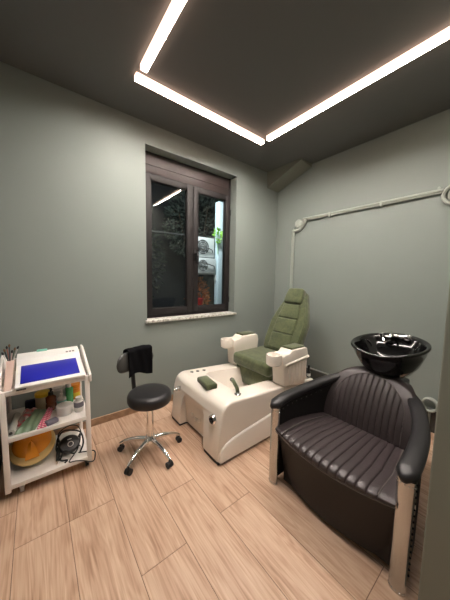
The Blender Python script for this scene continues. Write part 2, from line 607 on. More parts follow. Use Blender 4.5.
def leaf(bm, c, d, n, L, W):
    d = d.normalized(); s = d.cross(n).normalized(); n = s.cross(d)
    a = bm.verts.new(c); e = bm.verts.new(c + d * L)
    l = bm.verts.new(c + d * L * 0.45 + s * W - n * L * 0.06); r_ = bm.verts.new(c + d * L * 0.45 - s * W - n * L * 0.06)
    m_ = bm.verts.new(c + d * L * 0.5 + n * L * 0.05)
    bm.faces.new((a, l, m_)); bm.faces.new((l, e, m_)); bm.faces.new((e, r_, m_)); bm.faces.new((r_, a, m_))
def rv(): 
    while True:
        v = Vector((random.uniform(-1, 1), random.uniform(-1, 1), random.uniform(-1, 1)))
        if 0.05 < v.length < 1: return v
def bush(name, label, cat, c, rad, n, L, W, m, mt, group=None):
    base = (c[0], c[1], 0)
    t = thing(name, label, cat, base, group)
    bm = BM()
    for _ in range(n):
        v = rv(); v = v.normalized() * v.length ** 0.6
        p = Vector((c[0] + v.x * rad[0], c[1] + v.y * rad[1], c[2] + v.z * rad[2]))
        leaf(bm, p, v + rv() * 0.8, rv(), L * random.uniform(0.6, 1.2), W)
    part('foliage', bm, m, t, smooth=False)
    bm = BM()
    for k in range(5):
        a = 2 * PI * k / 5
        tube(bm, smooth_path([(c[0], c[1], 0), (c[0] + 0.1 * math.cos(a) * rad[0], c[1] + 0.1 * math.sin(a), c[2] * 0.5), (c[0] + 0.6 * rad[0] * math.cos(a), c[1] + 0.6 * rad[1] * math.sin(a), c[2] + rad[2] * 0.5)], 5), 0.02, 6)
    part('stem', bm, mt, t)
M_leafd = mat('dark_evergreen_leaf', (0.014, 0.022, 0.013), 0.6, var=0.4, vscale=5)
M_leafg = mat('grey_green_leaf', (0.05, 0.065, 0.052), 0.6, var=0.3, vscale=5)
M_leafo = mat('rusty_orange_leaf', (0.42, 0.12, 0.03), 0.6, var=0.5, vscale=12)
M_leafb = mat('bright_green_leaf', (0.22, 0.50, 0.05), 0.5)
M_bark = mat('dark_bark', (0.06, 0.045, 0.03), 0.8)
bush('evergreen_bush', 'dark leafy bush behind the left window pane', 'bush', (-1.35, 3.2, 1.9), (0.85, 0.6, 1.1), 1300, 0.10, 0.022, M_leafd, M_bark)
bush('leafy_tree', 'grey green leafy tree high behind the right window pane', 'tree', (0.65, 3.6, 3.0), (0.9, 0.7, 0.95), 1500, 0.13, 0.025, M_leafg, M_bark)
bush('rusty_shrub', 'rusty orange shrub low behind the right window pane', 'shrub', (-0.34, 1.85, 1.08), (0.24, 0.2, 0.42), 700, 0.075, 0.016, M_leafo, M_bark)
t = thing('climbing_plant', 'bright green leaf sprig on the pale post outside window', 'plant', (-0.05, 1.5, 2.4))
bm = BM()
for _ in range(26):
    v = rv(); p = Vector((-0.07 + v.x * 0.07, 1.50 + v.y * 0.03, 2.38 + v.z * 0.12))
    leaf(bm, p, v + Vector((0, -0.6, 0)), Vector((0, -1, 0.3)), 0.085, 0.03)
part('foliage', bm, M_leafb, t, smooth=False)
bm = BM(); tube(bm, smooth_path([(-0.03, 1.545, 2.0), (-0.06, 1.52, 2.25), (-0.05, 1.50, 2.5)]), 0.006, 6); part('stem', bm, M_leafb, t)
M_red = mat('red_plastic', (0.5, 0.02, 0.02), 0.4)
bm = BM(); lathe(bm, [(0.05, 0.0), (0.075, 0.14), (0.08, 0.14), (0.08, 0.155), (0.065, 0.155), (0.06, 0.14)], (-0.50, 1.50, 0.94))
single('flower_pot', bm, M_red, 'red flower pot on a ledge just outside the right pane', 'flower pot', (-0.50, 1.50, 0.94))
bm = BM(); box(bm, -3.0, 1.2, 1.40, 1.62, 0, 0.94, 0.01); struct('trim_4', bm, mat('low_wall_render', (0.10, 0.10, 0.095), 0.9))
bm = BM(); box(bm, -6, 5, 5.0, 5.2, 0, 5.0); struct('wall_yard', bm, mat('night_wall_render', (0.03, 0.032, 0.035), 0.9))

# ------------------------------------------------------------------ ceiling light strips
def strip(x0, x1, y0, y1, label):
    t = thing('light_strip', label, 'ceiling light', ((x0 + x1) / 2, (y0 + y1) / 2, H - 0.045), 'linear ceiling lights')
    i = 0.0025
    bm = BM()
    box(bm, x0, x0 + i, y0, y1, H - 0.040, H - 0.001); box(bm, x1 - i, x1, y0, y1, H - 0.040, H - 0.001)
    box(bm, x0 + i, x1 - i, y0, y0 + i, H - 0.040, H - 0.001); box(bm, x0 + i, x1 - i, y1 - i, y1, H - 0.040, H - 0.001)
    box(bm, x0 + i, x1 - i, y0 + i, y1 - i, H - 0.010, H - 0.001)
    bmesh.ops.remove_doubles(bm, verts=bm.verts, dist=0.0001)
    part('housing', bm, M_sideglow, t, smooth=False)
    bm = BM(); box(bm, x0 + i, x1 - i, y0 + i, y1 - i, H - 0.030, H - 0.010); part('diffuser', bm, M_led, t)
strip(-2.395, -2.345, -2.62, -0.650, 'ceiling light strip running from the top edge down to the left corner')
strip(-2.395, -0.940, -0.565, -0.515, 'short ceiling light strip running along above the window')
strip(-0.975, -0.925, -2.62, -0.630, 'ceiling light strip on the right running away from the window corner')

# ------------------------------------------------------------------ wall conduits
M_cond = mat('painted_conduit', (0.36, 0.39, 0.35), 0.45)
cx_ = -0.024
t = thing('cable_conduit', 'painted conduit running along and down the right wall with a round elbow', 'conduit', (0, -0.45, 2.3))
bm = BM(); tube(bm, [(cx_, -0.50, 2.365), (cx_, -2.02, 2.365)], 0.017, 12); tube(bm, [(cx_, -0.50, 2.344), (cx_, -2.02, 2.344)], 0.008, 10)
part('horizontal_pipe', bm, M_cond, t)
bm = BM(); tube(bm, [(cx_, -0.325, 2.24), (cx_, -0.325, 0.24)], 0.011, 10); tube(bm, [(cx_, -0.352, 2.24), (cx_, -0.352, 0.24)], 0.011, 10)
part('vertical_pipe', bm, M_cond, t)
bm = BM(); tube(bm, smooth_path([(cx_, -0.335, 2.24), (cx_, -0.37, 2.215), (cx_, -0.46, 2.23), (cx_, -0.52, 2.30), (cx_, -0.535, 2.36)], 6), 0.020, 12)
part('elbow', bm, M_cond, t)
bm = BM(); lathe(bm, [(0.0, 0), (0.062, 0), (0.062, 0.02), (0.052, 0.026), (0.0, 0.026)], (-0.001, -0.42, 2.315), rot=Matrix.Rotation(-PI / 2, 3, 'Y'))
for a in range(5):
    q = a * 1.256
    cyl(bm, (-0.02, -0.42 + 0.04 * math.cos(q), 2.315 + 0.04 * math.sin(q)), (-0.034, -0.42 + 0.04 * math.cos(q), 2.315 + 0.04 * math.sin(q)), 0.008, seg=8)
part('junction_box', bm, M_cond, t)
for y in (-0.9, -1.5):
    bm = BM(); box(bm, -0.044, -0.001, y - 0.012, y + 0.012, 2.322, 2.385, 0.004); part('clip', bm, M_cond, t)
t = thing('wall_cable_ring', 'round painted cable loop at the right end of the wall conduit', 'cable ring', (0, -2.09, 2.3))
bm = BM(); tube(bm, [(cx_, -2.105 + 0.085 * math.cos(a), 2.31 + 0.085 * math.sin(a)) for a in [2 * PI * i / 32 for i in range(33)]], 0.016, 10); part('ring', bm, M_cond, t)
bm = BM(); lathe(bm, [(0.0, 0), (0.055, 0), (0.055, 0.018), (0, 0.018)], (-0.001, -2.105, 2.31), rot=Matrix.Rotation(-PI / 2, 3, 'Y')); part('junction_box', bm, M_cond, t)
bm = BM(); cyl(bm, (-0.001, -1.985, 2.392), (-0.03, -1.985, 2.392), 0.012); part('wall_plug', bm, M_cond, t)
bm = BM()
for k in range(3): tube(bm, [(-0.03 - 0.018 * k, -2.075 + 0.058 * math.cos(a), 0.285 + 0.062 * math.sin(a)) for a in [2 * PI * i / 28 for i in range(29)]], 0.010, 8)
tube(bm, [(-0.03, -2.075, 0.223), (-0.03, -2.075, 0.02)], 0.012, 8)
single('water_hose', bm, M_cond, 'grey coiled water hose low on the wall behind the black armchair', 'hose', (-0.04, -2.09, 0.2))

# ------------------------------------------------------------------ pedicure spa chair
spa = thing('pedicure_spa_chair', 'ivory pedicure spa tub with a green upholstered reclining seat', 'pedicure chair', (-1.3, -0.755, 0))
YC = -0.755
SY0, SY1 = -1.175, -0.335
prof = [(-2.0, 0.02), (-1.985, 0.20), (-1.965, 0.38)]
for i in range(6):
    a = PI - (PI / 2) * i / 5
    prof.append((-1.855 + 0.105 * math.cos(a), 0.39 + 0.105 * math.sin(a)))
prof += [(-1.30, 0.455), (-0.655, 0.395), (-0.66, 0.335), (-0.71, 0.02)]
bm = BM(); extrude_poly(bm, prof, 'y', SY0, SY1); bevel_all(bm, 0.022, 4, 35)
body = part('tub_body', bm, M_white, spa)
def cutter(bm):
    bmesh.ops.recalc_face_normals(bm, faces=bm.faces)
    bmesh.ops.translate(bm, verts=bm.verts, vec=-Vector(spa.location))
    me = bpy.data.meshes.new('c'); bm.to_mesh(me); bm.free()
    o = bpy.data.objects.new('c', me); COL.objects.link(o); o.parent = spa
    return o
c1 = BM()
rings(c1, [[Vector((x, y, z)) for x, y in ((x0, y0), (x1, y0), (x1, y1), (x0, y1))] for z, x0, x1, y0, y1 in
           ((0.22, -1.60, -1.0, -0.92, -0.60), (0.52, -1.72, -0.92, -1.0, -0.50))])
bevel_all(c1, 0.05, 3, 30)
c2 = BM()   # toe recess in the front
rings(c2, [[Vector(p) for p in ((-2.1, y0, -0.05), (x, y0 + d, -0.05), (x, y1 - d, -0.05), (-2.1, y1, -0.05))] if 0 else
           [Vector((-2.1, y0, z)), Vector((x, y0, z)), Vector((x, y1, z)), Vector((-2.1, y1, z))]
           for z, x, y0, y1, d in ((-0.05, -1.90, -0.965, -0.515, 0), (0.16, -1.925, -0.95, -0.53, 0), (0.30, -1.952, -0.93, -0.55, 0), (0.40, -1.974, -0.89, -0.59, 0))])
bevel_all(c2, 0.02, 3, 30)
boolean_bake(body, [cutter(c1), cutter(c2)])
bm = BM()
box(bm, -1.985, -0.715, SY0 + 0.012, SY1 - 0.012, 0.0, 0.03) if 0 else None
for y0, y1, x0 in ((SY0 + 0.006, -0.965, -1.99), (-0.965, -0.515, -1.897), (-0.515, SY1 - 0.006, -1.99)):
    box(bm, x0, -0.72, y0, y1, 0.0, 0.024)
part('kick_edge', bm, M_kick, spa)
# flared lower side panels with the curved ridge
for sgn, yy in ((-1, SY0), (1, SY1)):
    crv = smooth_path([(-1.985, 0, 0.03), (-1.972, 0, 0.11), (-1.90, 0, 0.165), (-1.72, 0, 0.20), (-1.35, 0, 0.235), (-0.95, 0, 0.275), (-0.72, 0, 0.30)], 6)
    n = len(crv)
    bm = BM()
    a_, b_ = [], []
    rr = []
    for p in crv:
        rr.append([Vector((p.x, yy - sgn * 0.02, 0.025)), Vector((p.x, yy + sgn * 0.020, 0.025)), Vector((p.x, yy + sgn * 0.016, p.z - 0.018)), Vector((p.x, yy + sgn * 0.010, p.z - 0.004)), Vector((p.x, yy - sgn * 0.004, p.z + 0.004)), Vector((p.x, yy - sgn * 0.02, p.z))])
    rings(bm, rr)
    part('side_flare', bm, M_white, spa, angle=60)
# whirlpool outlet marks in recess, knobs, jets
for y in (-0.66, -0.72, -0.79):
    bm = BM(); lathe(bm, [(0, 0), (0.022, 0), (0.018, 0.008), (0, 0.010)], (-1.932, y, 0.17 if y != -0.72 else 0.15), 16, rot=Matrix.Rotation(-PI / 2 + 0.2, 3, 'Y'))
    part('recess_button', bm, M_white, spa)
def front_knob(y, z, r, lab):
    R_ = Matrix.Rotation(-PI / 2, 3, 'Y')
    bm = BM(); lathe(bm, [(0, -0.02), (r, -0.02), (r, 0.012), (r * 0.85, 0.02), (r * 0.72, 0.02), (r * 0.68, 0.012), (0, 0.012)], (-1.972, y, z), 28, rot=R_)
    k = part('control_ring', bm, M_chrome, spa, label=lab)
    bm = BM()
    for i in range(6):
        q = PI * i / 3
        box(bm, -2.0, -1.984, y + math.cos(q) * r * 0.4 - r * 0.14, y + math.cos(q) * r * 0.4 + r * 0.14, z + math.sin(q) * r * 0.4 - r * 0.14, z + math.sin(q) * r * 0.4 + r * 0.14, 0.003)
    part('drain_slots', bm, M_seal, k)
front_knob(-1.07, 0.335, 0.042, 'round chrome outlet grille')
bm = BM(); R_ = Matrix.Rotation(-PI / 2, 3, 'Y'); lathe(bm, [(0, -0.02), (0.026, -0.02), (0.026, 0.01), (0.016, 0.018), (0.014, 0.045), (0.020, 0.05), (0.018, 0.065), (0, 0.068)], (-1.972, -0.47, 0.37), 20, rot=R_)
part('chrome_valve', bm, M_chrome, spa)
for x, y in ((-1.80, -0.425), (-1.73, -0.43), (-1.65, -0.435)):
    bm = BM(); lathe(bm, [(0, 0), (0.022, 0), (0.020, 0.010), (0.012, 0.013), (0, 0.013)], (x, y, 0.483 + (x + 1.8) * -0.07), 20); part('dial_knob', bm, M_chrome, spa)
for x, y, z in ((-1.30, -0.955, 0.33), (-1.45, -0.955, 0.33), (-1.675, -0.85, 0.33), (-1.675, -0.66, 0.33)):
    bm = BM(); bmesh.ops.create_uvsphere(bm, u_segments=14, v_segments=8, radius=0.020, matrix=Matrix.Translation((x, y, z))); part('jet_nozzle', bm, M_chrome, spa)
# foot pad
bm = BM(); box(bm, -1.90, -1.79, -0.90, -0.67, 0.49, 0.54, 0.014, 3, Matrix.Rotation(math.radians(-8), 3, 'Z')); part('foot_pad', bm, M_green, spa)
# hand shower
bm = BM(); lathe(bm, [(0, 0), (0.032, 0), (0.030, 0.010), (0.018, 0.016), (0.014, 0.03), (0, 0.03)], (-1.725, -1.09, 0.483), 20); sh = part('hand_shower', bm, M_chrome, spa)
bm = BM(); tube(bm, smooth_path([(-1.725, -1.09, 0.50), (-1.718, -1.07, 0.535), (-1.70, -1.01, 0.560), (-1.67, -0.955, 0.558), (-1.65, -0.92, 0.54)], 6), 0.017, 12); part('handle', bm, M_green, sh)
bm = BM(); cyl(bm, (-1.650, -0.92, 0.542), (-1.642, -0.905, 0.525), 0.021, 0.024); part('shower_head', bm, M_chrome, sh)
# seat
bm = BM(); box(bm, -1.20, -0.66, -1.005, -0.455, 0.27, 0.50, 0.02, 3); part('seat_base', bm, M_green, spa)
bm = BM()
def seatf(u, v):
    return None
vs = box(bm, -1.26, -0.60, -1.025, -0.445, 0.485, 0.625, 0.045, 5)
for v in bm.verts:
    if v.co.z > 0.59:
        cx = (v.co.x + 0.92) / 0.3; cy = (v.co.y + 0.74) / 0.27
        v.co.z += 0.012 * max(0, 1 - cx * cx) * max(0, 1 - cy * cy)
sc = part('seat_cushion', bm, M_green, spa, angle=60)
bm = BM(); tube(bm, [(-1.258, -0.98, 0.56), (-1.258, -0.49, 0.56)], 0.005, 6); part('piping', bm, M_green, sc)
# backrest, built upright in its own frame then leaned
lean = math.radians(27)
BX, BZ = -0.775, 0.64
def bk(s, t_, d):
    """s along the backrest (m), t_ across, d out of the front face"""
    ax = Vector((math.sin(lean), 0, math.cos(lean)))
    fr_ = Vector((-math.cos(lean), 0, math.sin(lean)))
    return Vector((BX, -0.745, BZ)) + ax * s + Vector((0, -t_, 0)) + fr_ * d
def outline(ws):
    right = [(w, s) for s, w in ws]
    return right + [(-w, s) for w, s in reversed(right)]
def pad(name, ws, d0, d1, bev, m, par, dome=0.0, **k):
    ol = outline(ws)
    bm = BM()
    rings(bm, [[bk(s, w, d0) for w, s in ol], [bk(s, w, d1) for w, s in ol]])
    bevel_all(bm, bev, 4, 25)
    return part(name, bm, m, par, angle=60, **k)
back = pad('backrest', [(-0.06, 0.235), (0.10, 0.262), (0.38, 0.262), (0.58, 0.20), (0.74, 0.135), (0.80, 0.115)], -0.105, 0.0, 0.035, M_green, spa)
pad('side_bolster', [(-0.02, 0.225), (0.10, 0.25), (0.37, 0.25), (0.57, 0.19), (0.72, 0.13)], -0.01, 0.022, 0.018, M_green, back)
pad('back_panel', [(0.0, 0.145), (0.205, 0.155)], 0.0, 0.046, 0.02, M_green, back)
pad('back_panel', [(0.208, 0.155), (0.405, 0.15)], 0.0, 0.046, 0.02, M_green, back)
pad('back_panel', [(0.408, 0.15), (0.60, 0.122)], 0.0, 0.046, 0.02, M_green, back)
pad('head_pillow', [(0.61, 0.125), (0.70, 0.13), (0.79, 0.115), (0.815, 0.10)], -0.02, 0.070, 0.025, M_green, back)
# armrests
for sgn, y0, y1, lab in ((-1, -1.195, -1.045, None), (1, -0.465, -0.315, None)):
    bm = BM()
    ap = [(-1.215, 0.45), (-0.865, 0.405), (-0.825, 0.72), (-0.845, 0.785), (-0.89, 0.798), (-1.11, 0.802), (-1.145, 0.772), (-1.20, 0.772), (-1.245, 0.76), (-1.25, 0.68), (-1.235, 0.66)]
    extrude_poly(bm, ap, 'y', y0, y1)
    bevel_all(bm, 0.014, 3, 20)
    arm = part('armrest', bm, M_white, spa)
    yo = y0 if sgn < 0 else y1
    # cup holder
    ym = (y0 + y1) / 2 - sgn * 0.0
    bm = BM()
    lathe(bm, [(0.0, 0.652), (0.06, 0.652), (0.074, 0.665), (0.078, 0.745), (0.074, 0.757), (0.062, 0.757), (0.056, 0.748), (0.052, 0.69), (0, 0.685)], (-1.295, ym, 0.02), 28, 1.0, 0.98)
    part('cup_holder', bm, M_white, arm)
    bm = BM(); box(bm, -1.10, -0.88, y0 + 0.012, y1 - 0.012, 0.795, 0.817, 0.009, 3, Matrix.Rotation(0.02, 3, 'Y')); part('arm_pad', bm, M_green, arm)
    # ledge and vertical grooves
    bm = BM()
    rings(bm, [[Vector((x, yo + sgn * d, z + dz)) for d, dz in ((-0.012, -0.012), (0.012, -0.010), (0.016, 0.0), (0.010, 0.012), (-0.012, 0.016))] for x, z in ((-1.215, 0.668), (-0.828, 0.692))])
    part('ledge', bm, M_white, arm, angle=70)
    bm = BM()
    for k in range(6):
        xa = -1.165 + k * 0.054
        rings(bm, [[Vector((xa + a_, yo + sgn * d, z)) for a_, d in ((0, -0.01), (0.006, 0.006), (0.034, 0.006), (0.040, -0.01))] for z in (0.465 - 0.02 * k / 6 + 0.0, 0.652)])
    part('ribbed_panel', bm, M_white, arm)
# small black bottle on the rear rim
t = thing('small_bottle', 'small black and white bottle on the rear rim behind the right armrest', 'bottle', (-0.70, -1.13, 0.408))
bm = BM(); lathe(bm, [(0, 0), (0.020, 0), (0.021, 0.06), (0.012, 0.075), (0.010, 0.09), (0, 0.09)], (-0.70, -1.13, 0.408), 18); part('bottle_body', bm, M_blackpl, t)
bm = BM(); cyl(bm, (-0.70, -1.13, 0.425), (-0.70, -1.13, 0.455), 0.0218); part('bottle_label', bm, M_white2, t)
bm = BM(); cyl(bm, (-0.70, -1.13, 0.498), (-0.70, -1.13, 0.545), 0.013); part('bottle_cap', bm, M_blackpl, t)

# ------------------------------------------------------------------ shampoo chair with basin
ch = thing('shampoo_chair', 'black leather salon shampoo armchair with steel front legs', 'armchair', (-1.35, -1.93, 0))
CY = -1.932
# plan path of the arm from left front tip round the back to the right front tip, with heights
half = [(-1.80, 0.392, 0.600), (-1.64, 0.390, 0.628), (-1.44, 0.366, 0.645), (-1.27, 0.322, 0.672), (-1.13, 0.255, 0.705), (-1.05, 0.15, 0.73), (-1.03, 0.0, 0.735)]
armpath = [(x, CY + d, z) for x, d, z in half] + [(x, CY - d, z) for x, d, z in reversed(half[:-1])]
ap = smooth_path(armpath, 7)
bm = BM()
n = len(ap)
rs = []
for i, p in enumerate(ap):
    t_ = (ap[min(i + 1, n - 1)] - ap[max(i - 1, 0)]); t_.z = 0; t_.normalize()
    sd = Vector((-t_.y, t_.x, 0))
    e = min(i, n - 1 - i) / (n - 1)
    k = min(1.0, 0.35 + (e * (n - 1)) * 0.33)
    w = 0.046 * min(1, k) * (1.0 - 0.15 * min(1, e * 2.2))
    h = 0.030 * min(1, 0.5 + e * (n - 1) * 0.25)
    ring = []
    for q in range(16):
        a = 2 * PI * q / 16
        ring.append(p + sd * w * math.copysign(abs(math.cos(a)) ** 0.8, math.cos(a)) + Vector((0, 0, h * math.copysign(abs(math.sin(a)) ** 0.8, math.sin(a)))))
    rs.append(ring)
rings(bm, rs)
arm = part('arm_and_back_roll', bm, M_black, ch, angle=80)
# shell under the arm roll
bm = BM()
rs = []
for i, p in enumerate(ap[3:-3]):
    j = i + 3
    t_ = (ap[j + 1] - ap[j - 1]); t_.z = 0; t_.normalize()
    sd = Vector((-t_.y, t_.x, 0))
    flare = 0.0
    top = p.z - 0.01
    rs.append([p - sd * 0.022 + Vector((0, 0, -0.01)), p + sd * 0.022 + Vector((0, 0, -0.01)),
               Vector((p.x, p.y, 0)) + sd * 0.018 + Vector((0, 0, 0.045)), Vector((p.x, p.y, 0)) - sd * 0.018 + Vector((0, 0, 0.045))])
rings(bm, rs)
shell = part('side_shell', bm, M_panel, ch, angle=50)
def stud_set(name, pts, r, m, par):
    me = None
    for p in pts:
        if me is None:
            bm = BM(); bmesh.ops.create_uvsphere(bm, u_segments=8, v_segments=5, radius=r, matrix=Matrix.Translation(p))
            first = part(name, bm, m, par); me = first.data; p0 = Vector(p)
        else:
            o = first.copy(); COL.objects.link(o); o.parent = par; o.location = Vector(p) - p0
pts = []
for sgn in (-1, 1):
    for k in range(9):
        x = -1.70 + k * 0.05
        p = min(ap[:n // 2], key=lambda q: abs(q.x - x))
        pts.append((x, CY + sgn * (p.y - CY) - sgn * 0.022, p.z - 0.055))
stud_set('upholstery_stud', pts, 0.005, M_chrome, shell)
for sgn in (-1, 1):
    bm = BM(); box(bm, -1.745, -1.675, CY + sgn * 0.417 - 0.003, CY + sgn * 0.417 + 0.003, 0.03, 0.575, 0.002)
    tp = part('side_trim', bm, M_steel, ch, label='brushed steel trim strip with dark studs')
    stud_set('trim_stud', [(-1.700, CY + sgn * 0.4205, 0.06 + 0.032 * k) for k in range(16)], 0.006, M_blackpl, tp)
# steel front legs
for sgn in (1, -1):
    y = CY + sgn * 0.392
    bm = BM()
    rs = []
    for z, w in ((0.0, 0.036), (0.02, 0.036), (0.3, 0.037), (0.585, 0.038)):
        rs.append([Vector((-1.755 + math.cos(a) * w * 0.6, y + math.sin(a) * w, z)) for a in [2 * PI * i / 28 for i in range(28)]])
    rings(bm, rs)
    lg = part('leg', bm, M_steel, ch, label='brushed steel front leg')
    for z, w in ((0.562, 0.0385), (0.012, 0.0365)):
        stud_set('leg_stud', [(-1.755 + math.cos(q) * w * 0.6, y + math.sin(q) * w, z) for q in [PI + (a - 3) * 0.45 for a in range(7)]], 0.0035, M_chrome, lg)
# seat cushion: channels from back to front
NCH = 12
YW = 0.345
def chan(t_, inner=0.80):
    """t_ -1..1 across; returns rib height factor 0..1"""
    if abs(t_) > inner: return 1.0
    ph = (t_ / inner + 1) / 2 * NCH
    fr_ = ph - math.floor(ph)
    return math.sqrt(max(0.0, 1 - (2 * fr_ - 1) ** 2)) ** 0.55
def seat_pt(u, v):
    t_ = u * 2 - 1
    bulge = 0.048 * (1 - t_ * t_)
    # profile along v: back -> front edge -> down
    xb = -1.24
    xf = -1.775 - bulge
    rib = chan(t_)
    if v < 0.72:
        k = v / 0.72
        x = xb + (xf + 0.045 - xb) * k
        z = 0.415 + 0.035 * math.sin(k * PI / 2) + 0.006 * (1 - t_ * t_)
        nrm = Vector((0, 0, 1))
        amp = 0.009
    elif v < 0.90:
        k = (v - 0.72) / 0.18
        a = k * PI / 2
        x = xf + 0.045 - 0.055 * math.sin(a)
        z = 0.45 - 0.032 + 0.032 * math.cos(a) + 0.006 * (1 - t_ * t_) + 0.022 * t_ * t_ * (1 - math.cos(a))
        nrm = Vector((-math.sin(a), 0, math.cos(a)))
        amp = 0.010
    else:
        k = (v - 0.90) / 0.10
        x = xf - 0.010 + 0.012 * k
        z = 0.418 - 0.020 * k + 0.022 * t_ * t_
        nrm = Vector((-1, 0, 0))
        amp = 0.010 * (1 - k)
    p = Vector((x, CY + t_ * YW * (1.06 if v > 0.5 else 0.90 + 0.32 * v), z))
    return p + nrm * (rib - 1) * amp
bm = BM(); g = grid(bm, seat_pt, 180, 44)
seat = part('seat_cushion', bm, M_leather, ch, angle=75)
# seam between channels and plain border
bm = BM()
for sgn in (-1, 1):
    tube(bm, [seat_pt(0.5 + sgn * 0.402, v / 40) + Vector((0, 0, 0.002)) for v in range(0, 35)], 0.0022, 6)
tube(bm, [seat_pt(u / 60, 0.985) + Vector((-0.003, 0, 0)) for u in range(0, 61)], 0.004, 6)
part('seam', bm, M_thread, seat)
# apron below the seat, curved front
bm = BM()
def apron(u, v):
    t_ = u * 2 - 1
    b0 = 0.052 * (1 - t_ * t_); b1 = 0.075 * (1 - t_ * t_)
    x = (-1.757 - b0) * (1 - v) + (-1.665 - b1) * v
    return Vector((x, CY + t_ * (0.362 - 0.012 * v), (0.400 + 0.022 * t_ * t_) * (1 - v) + 0.023 * v))
rs = []
for i in range(25):
    u = i / 24
    a, b_ = apron(u, 0), apron(u, 1)
    rs.append([a, b_, b_ + Vector((0.04, 0, 0)), a + Vector((0.04, 0, 0))])
rings(bm, rs); part('apron', bm, M_panel, ch, angle=70)
bm = BM(); box(bm, -1.70, -1.20, CY - 0.34, CY + 0.34, 0.03, 0.40); part('seat_box', bm, M_panel, ch)
# backrest cushion with vertical channels inside an arched border
def back_pt(u, v, d=0.0):
    t_ = u * 2 - 1
    h = 0.452 - 0.055 * abs(t_) ** 3
    wid = 0.325 - 0.05 * v if v < 0.5 else 0.18 + 0.12 * math.sqrt(max(0, 1 - ((v - 0.5) / 0.5) ** 2))
    s = v * h
    y = CY + t_ * wid
    lean2 = math.radians(24)
    x = -1.262 + math.sin(lean2) * s + 0.03 * t_ * t_ * 0 + 0.0
    x -= 0.055 * math.sin(min(1, v * 1.0) * PI) * 0.8
    x -= 0.05 * t_ * t_ * (1 - v) * 0
    z = 0.42 + math.cos(lean2) * s
    rnd = 0.0
    if v > 0.9: rnd = 0.05 * ((v - 0.9) / 0.1) ** 2
    ed = max(0, (abs(t_) - 0.92) / 0.08)
    x += rnd + 0.035 * ed * ed
    # arch of channel field
    yy = (y - CY) / 0.232
    lim = 1.0 if v < 0.5 else math.sqrt(max(0, 1 - ((v - 0.5) / 0.42) ** 2)) if v < 0.92 else 0
    rib = chan(yy * 0.8, 0.80) if abs(yy) < lim else 1.0
    return Vector((x, y, z)) + Vector((-math.cos(lean2), 0, math.sin(lean2))) * ((rib - 1) * 0.011 + d)
bm = BM()
grid(bm, back_pt, 400, 60)
g2 = None
bk_ = part('backrest_cushion', bm, M_leather, ch, angle=75)
sol = bk_.modifiers.new('thickness', 'SOLIDIFY'); sol.thickness = 0.06; sol.offset = -1
bpy.context.view_layer.update()
fz = sum(p.normal.x for p in bk_.data.polygons)
if fz > 0: sol.offset = 1
fz = sum(p.normal.z for p in seat.data.polygons)
bm = BM()
def bwid(v): return 0.325 - 0.05 * v if v < 0.5 else 0.18 + 0.12 * math.sqrt(max(0, 1 - ((v - 0.5) / 0.5) ** 2))
pts = []
def bseam(yy, v): return back_pt(0.5 + 0.5 * yy * 0.232 / bwid(v), v, 0.004)
for i in range(0, 31): pts.append(bseam(-1, 0.03 + 0.47 * i / 30))
for i in range(1, 40):
    a = PI * i / 40
    pts.append(bseam(-math.cos(a), 0.5 + 0.42 * math.sin(a)))
for i in range(0, 31): pts.append(bseam(1, 0.5 - 0.47 * i / 30))
tube(bm, pts, 0.0022, 6)
part('seam', bm, M_thread, bk_)
# basin pillar behind the back
bm = BM(); box(bm, -0.90, -0.72, CY - 0.13, CY + 0.13, 0.0, 0.72, 0.02, 3); part('basin_pillar', bm, M_black, ch)
bm = BM(); tube(bm, [(-0.84, CY, 0.70), (-0.90, CY - 0.01, 0.785)], 0.05, 16); part('basin_arm', bm, M_blackpl, ch)

# basin
bc = Vector((-0.955, -1.96, 1.010))
BR = Matrix.Rotation(-0.13, 3, 'Y') @ Matrix.Rotation(-0.04, 3, 'X')
ba = thing('shampoo_basin', 'gloss black ceramic wash basin behind the leather armchair', 'wash basin', (-0.93, -1.96, 0.84))
prof = [(0.0, -0.225), (0.09, -0.222), (0.15, -0.200), (0.20, -0.135), (0.235, -0.055), (0.250, -0.006), (0.262, 0.004), (0.262, 0.014), (0.252, 0.020), (0.236, 0.014), (0.224, -0.012), (0.19, -0.10), (0.13, -0.165), (0.04, -0.190), (0.0, -0.191)]
bm = BM()
rs = []
for r, z in prof:
    ring = []
    for i in range(56):
        a = 2 * PI * i / 56
        v = Vector((r * 1.06 * math.cos(a), r * 0.97 * math.sin(a), z))
        # neck rest dip at the front (towards -x), raised tap deck at the back
        w = max(0, -math.cos(a)) ** 8
        if r > 0.2:
            v.z -= 0.028 * w; v.x += 0.045 * w
        bkk = max(0, math.cos(a)) ** 3
        if 0.10 < r < 0.236 and z > -0.18 and z < 0.02 and prof.index((r, z)) > 8:
            v.x -= 0.05 * bkk
            v.z += 0.030 * bkk
        ring.append(bc + BR @ v)
    rs.append(ring)
rings(bm, rs)
part('bowl', bm, M_cer, ba, angle=80)
def bp_(x, y, z): return bc + BR @ Vector((x, y, z))
bm = BM(); cyl(bm, bp_(0, 0, -0.190), bp_(0, 0, -0.183), 0.024); part('drain', bm, M_chrome, ba)
tap = None
bm = BM()
tube(bm, [bp_(0.175, -0.075, 0.022), bp_(0.175, 0.045, 0.022)], 0.017, 14)
tap = part('mixer_tap', bm, M_chrome, ba)
bm = BM(); tube(bm, smooth_path([bp_(0.175, 0.03, 0.035), bp_(0.165, 0.03, 0.055), bp_(0.12, 0.02, 0.055), bp_(0.085, 0.015, 0.035)], 5), 0.011, 12); part('lever', bm, M_chrome, tap)
bm = BM(); box(bm, 0.155, 0.20, -0.10, -0.055, 0.0, 0.045, 0.008, 3)
for v in bm.verts: v.co = bc + BR @ v.co
part('diverter', bm, M_chrome, tap)
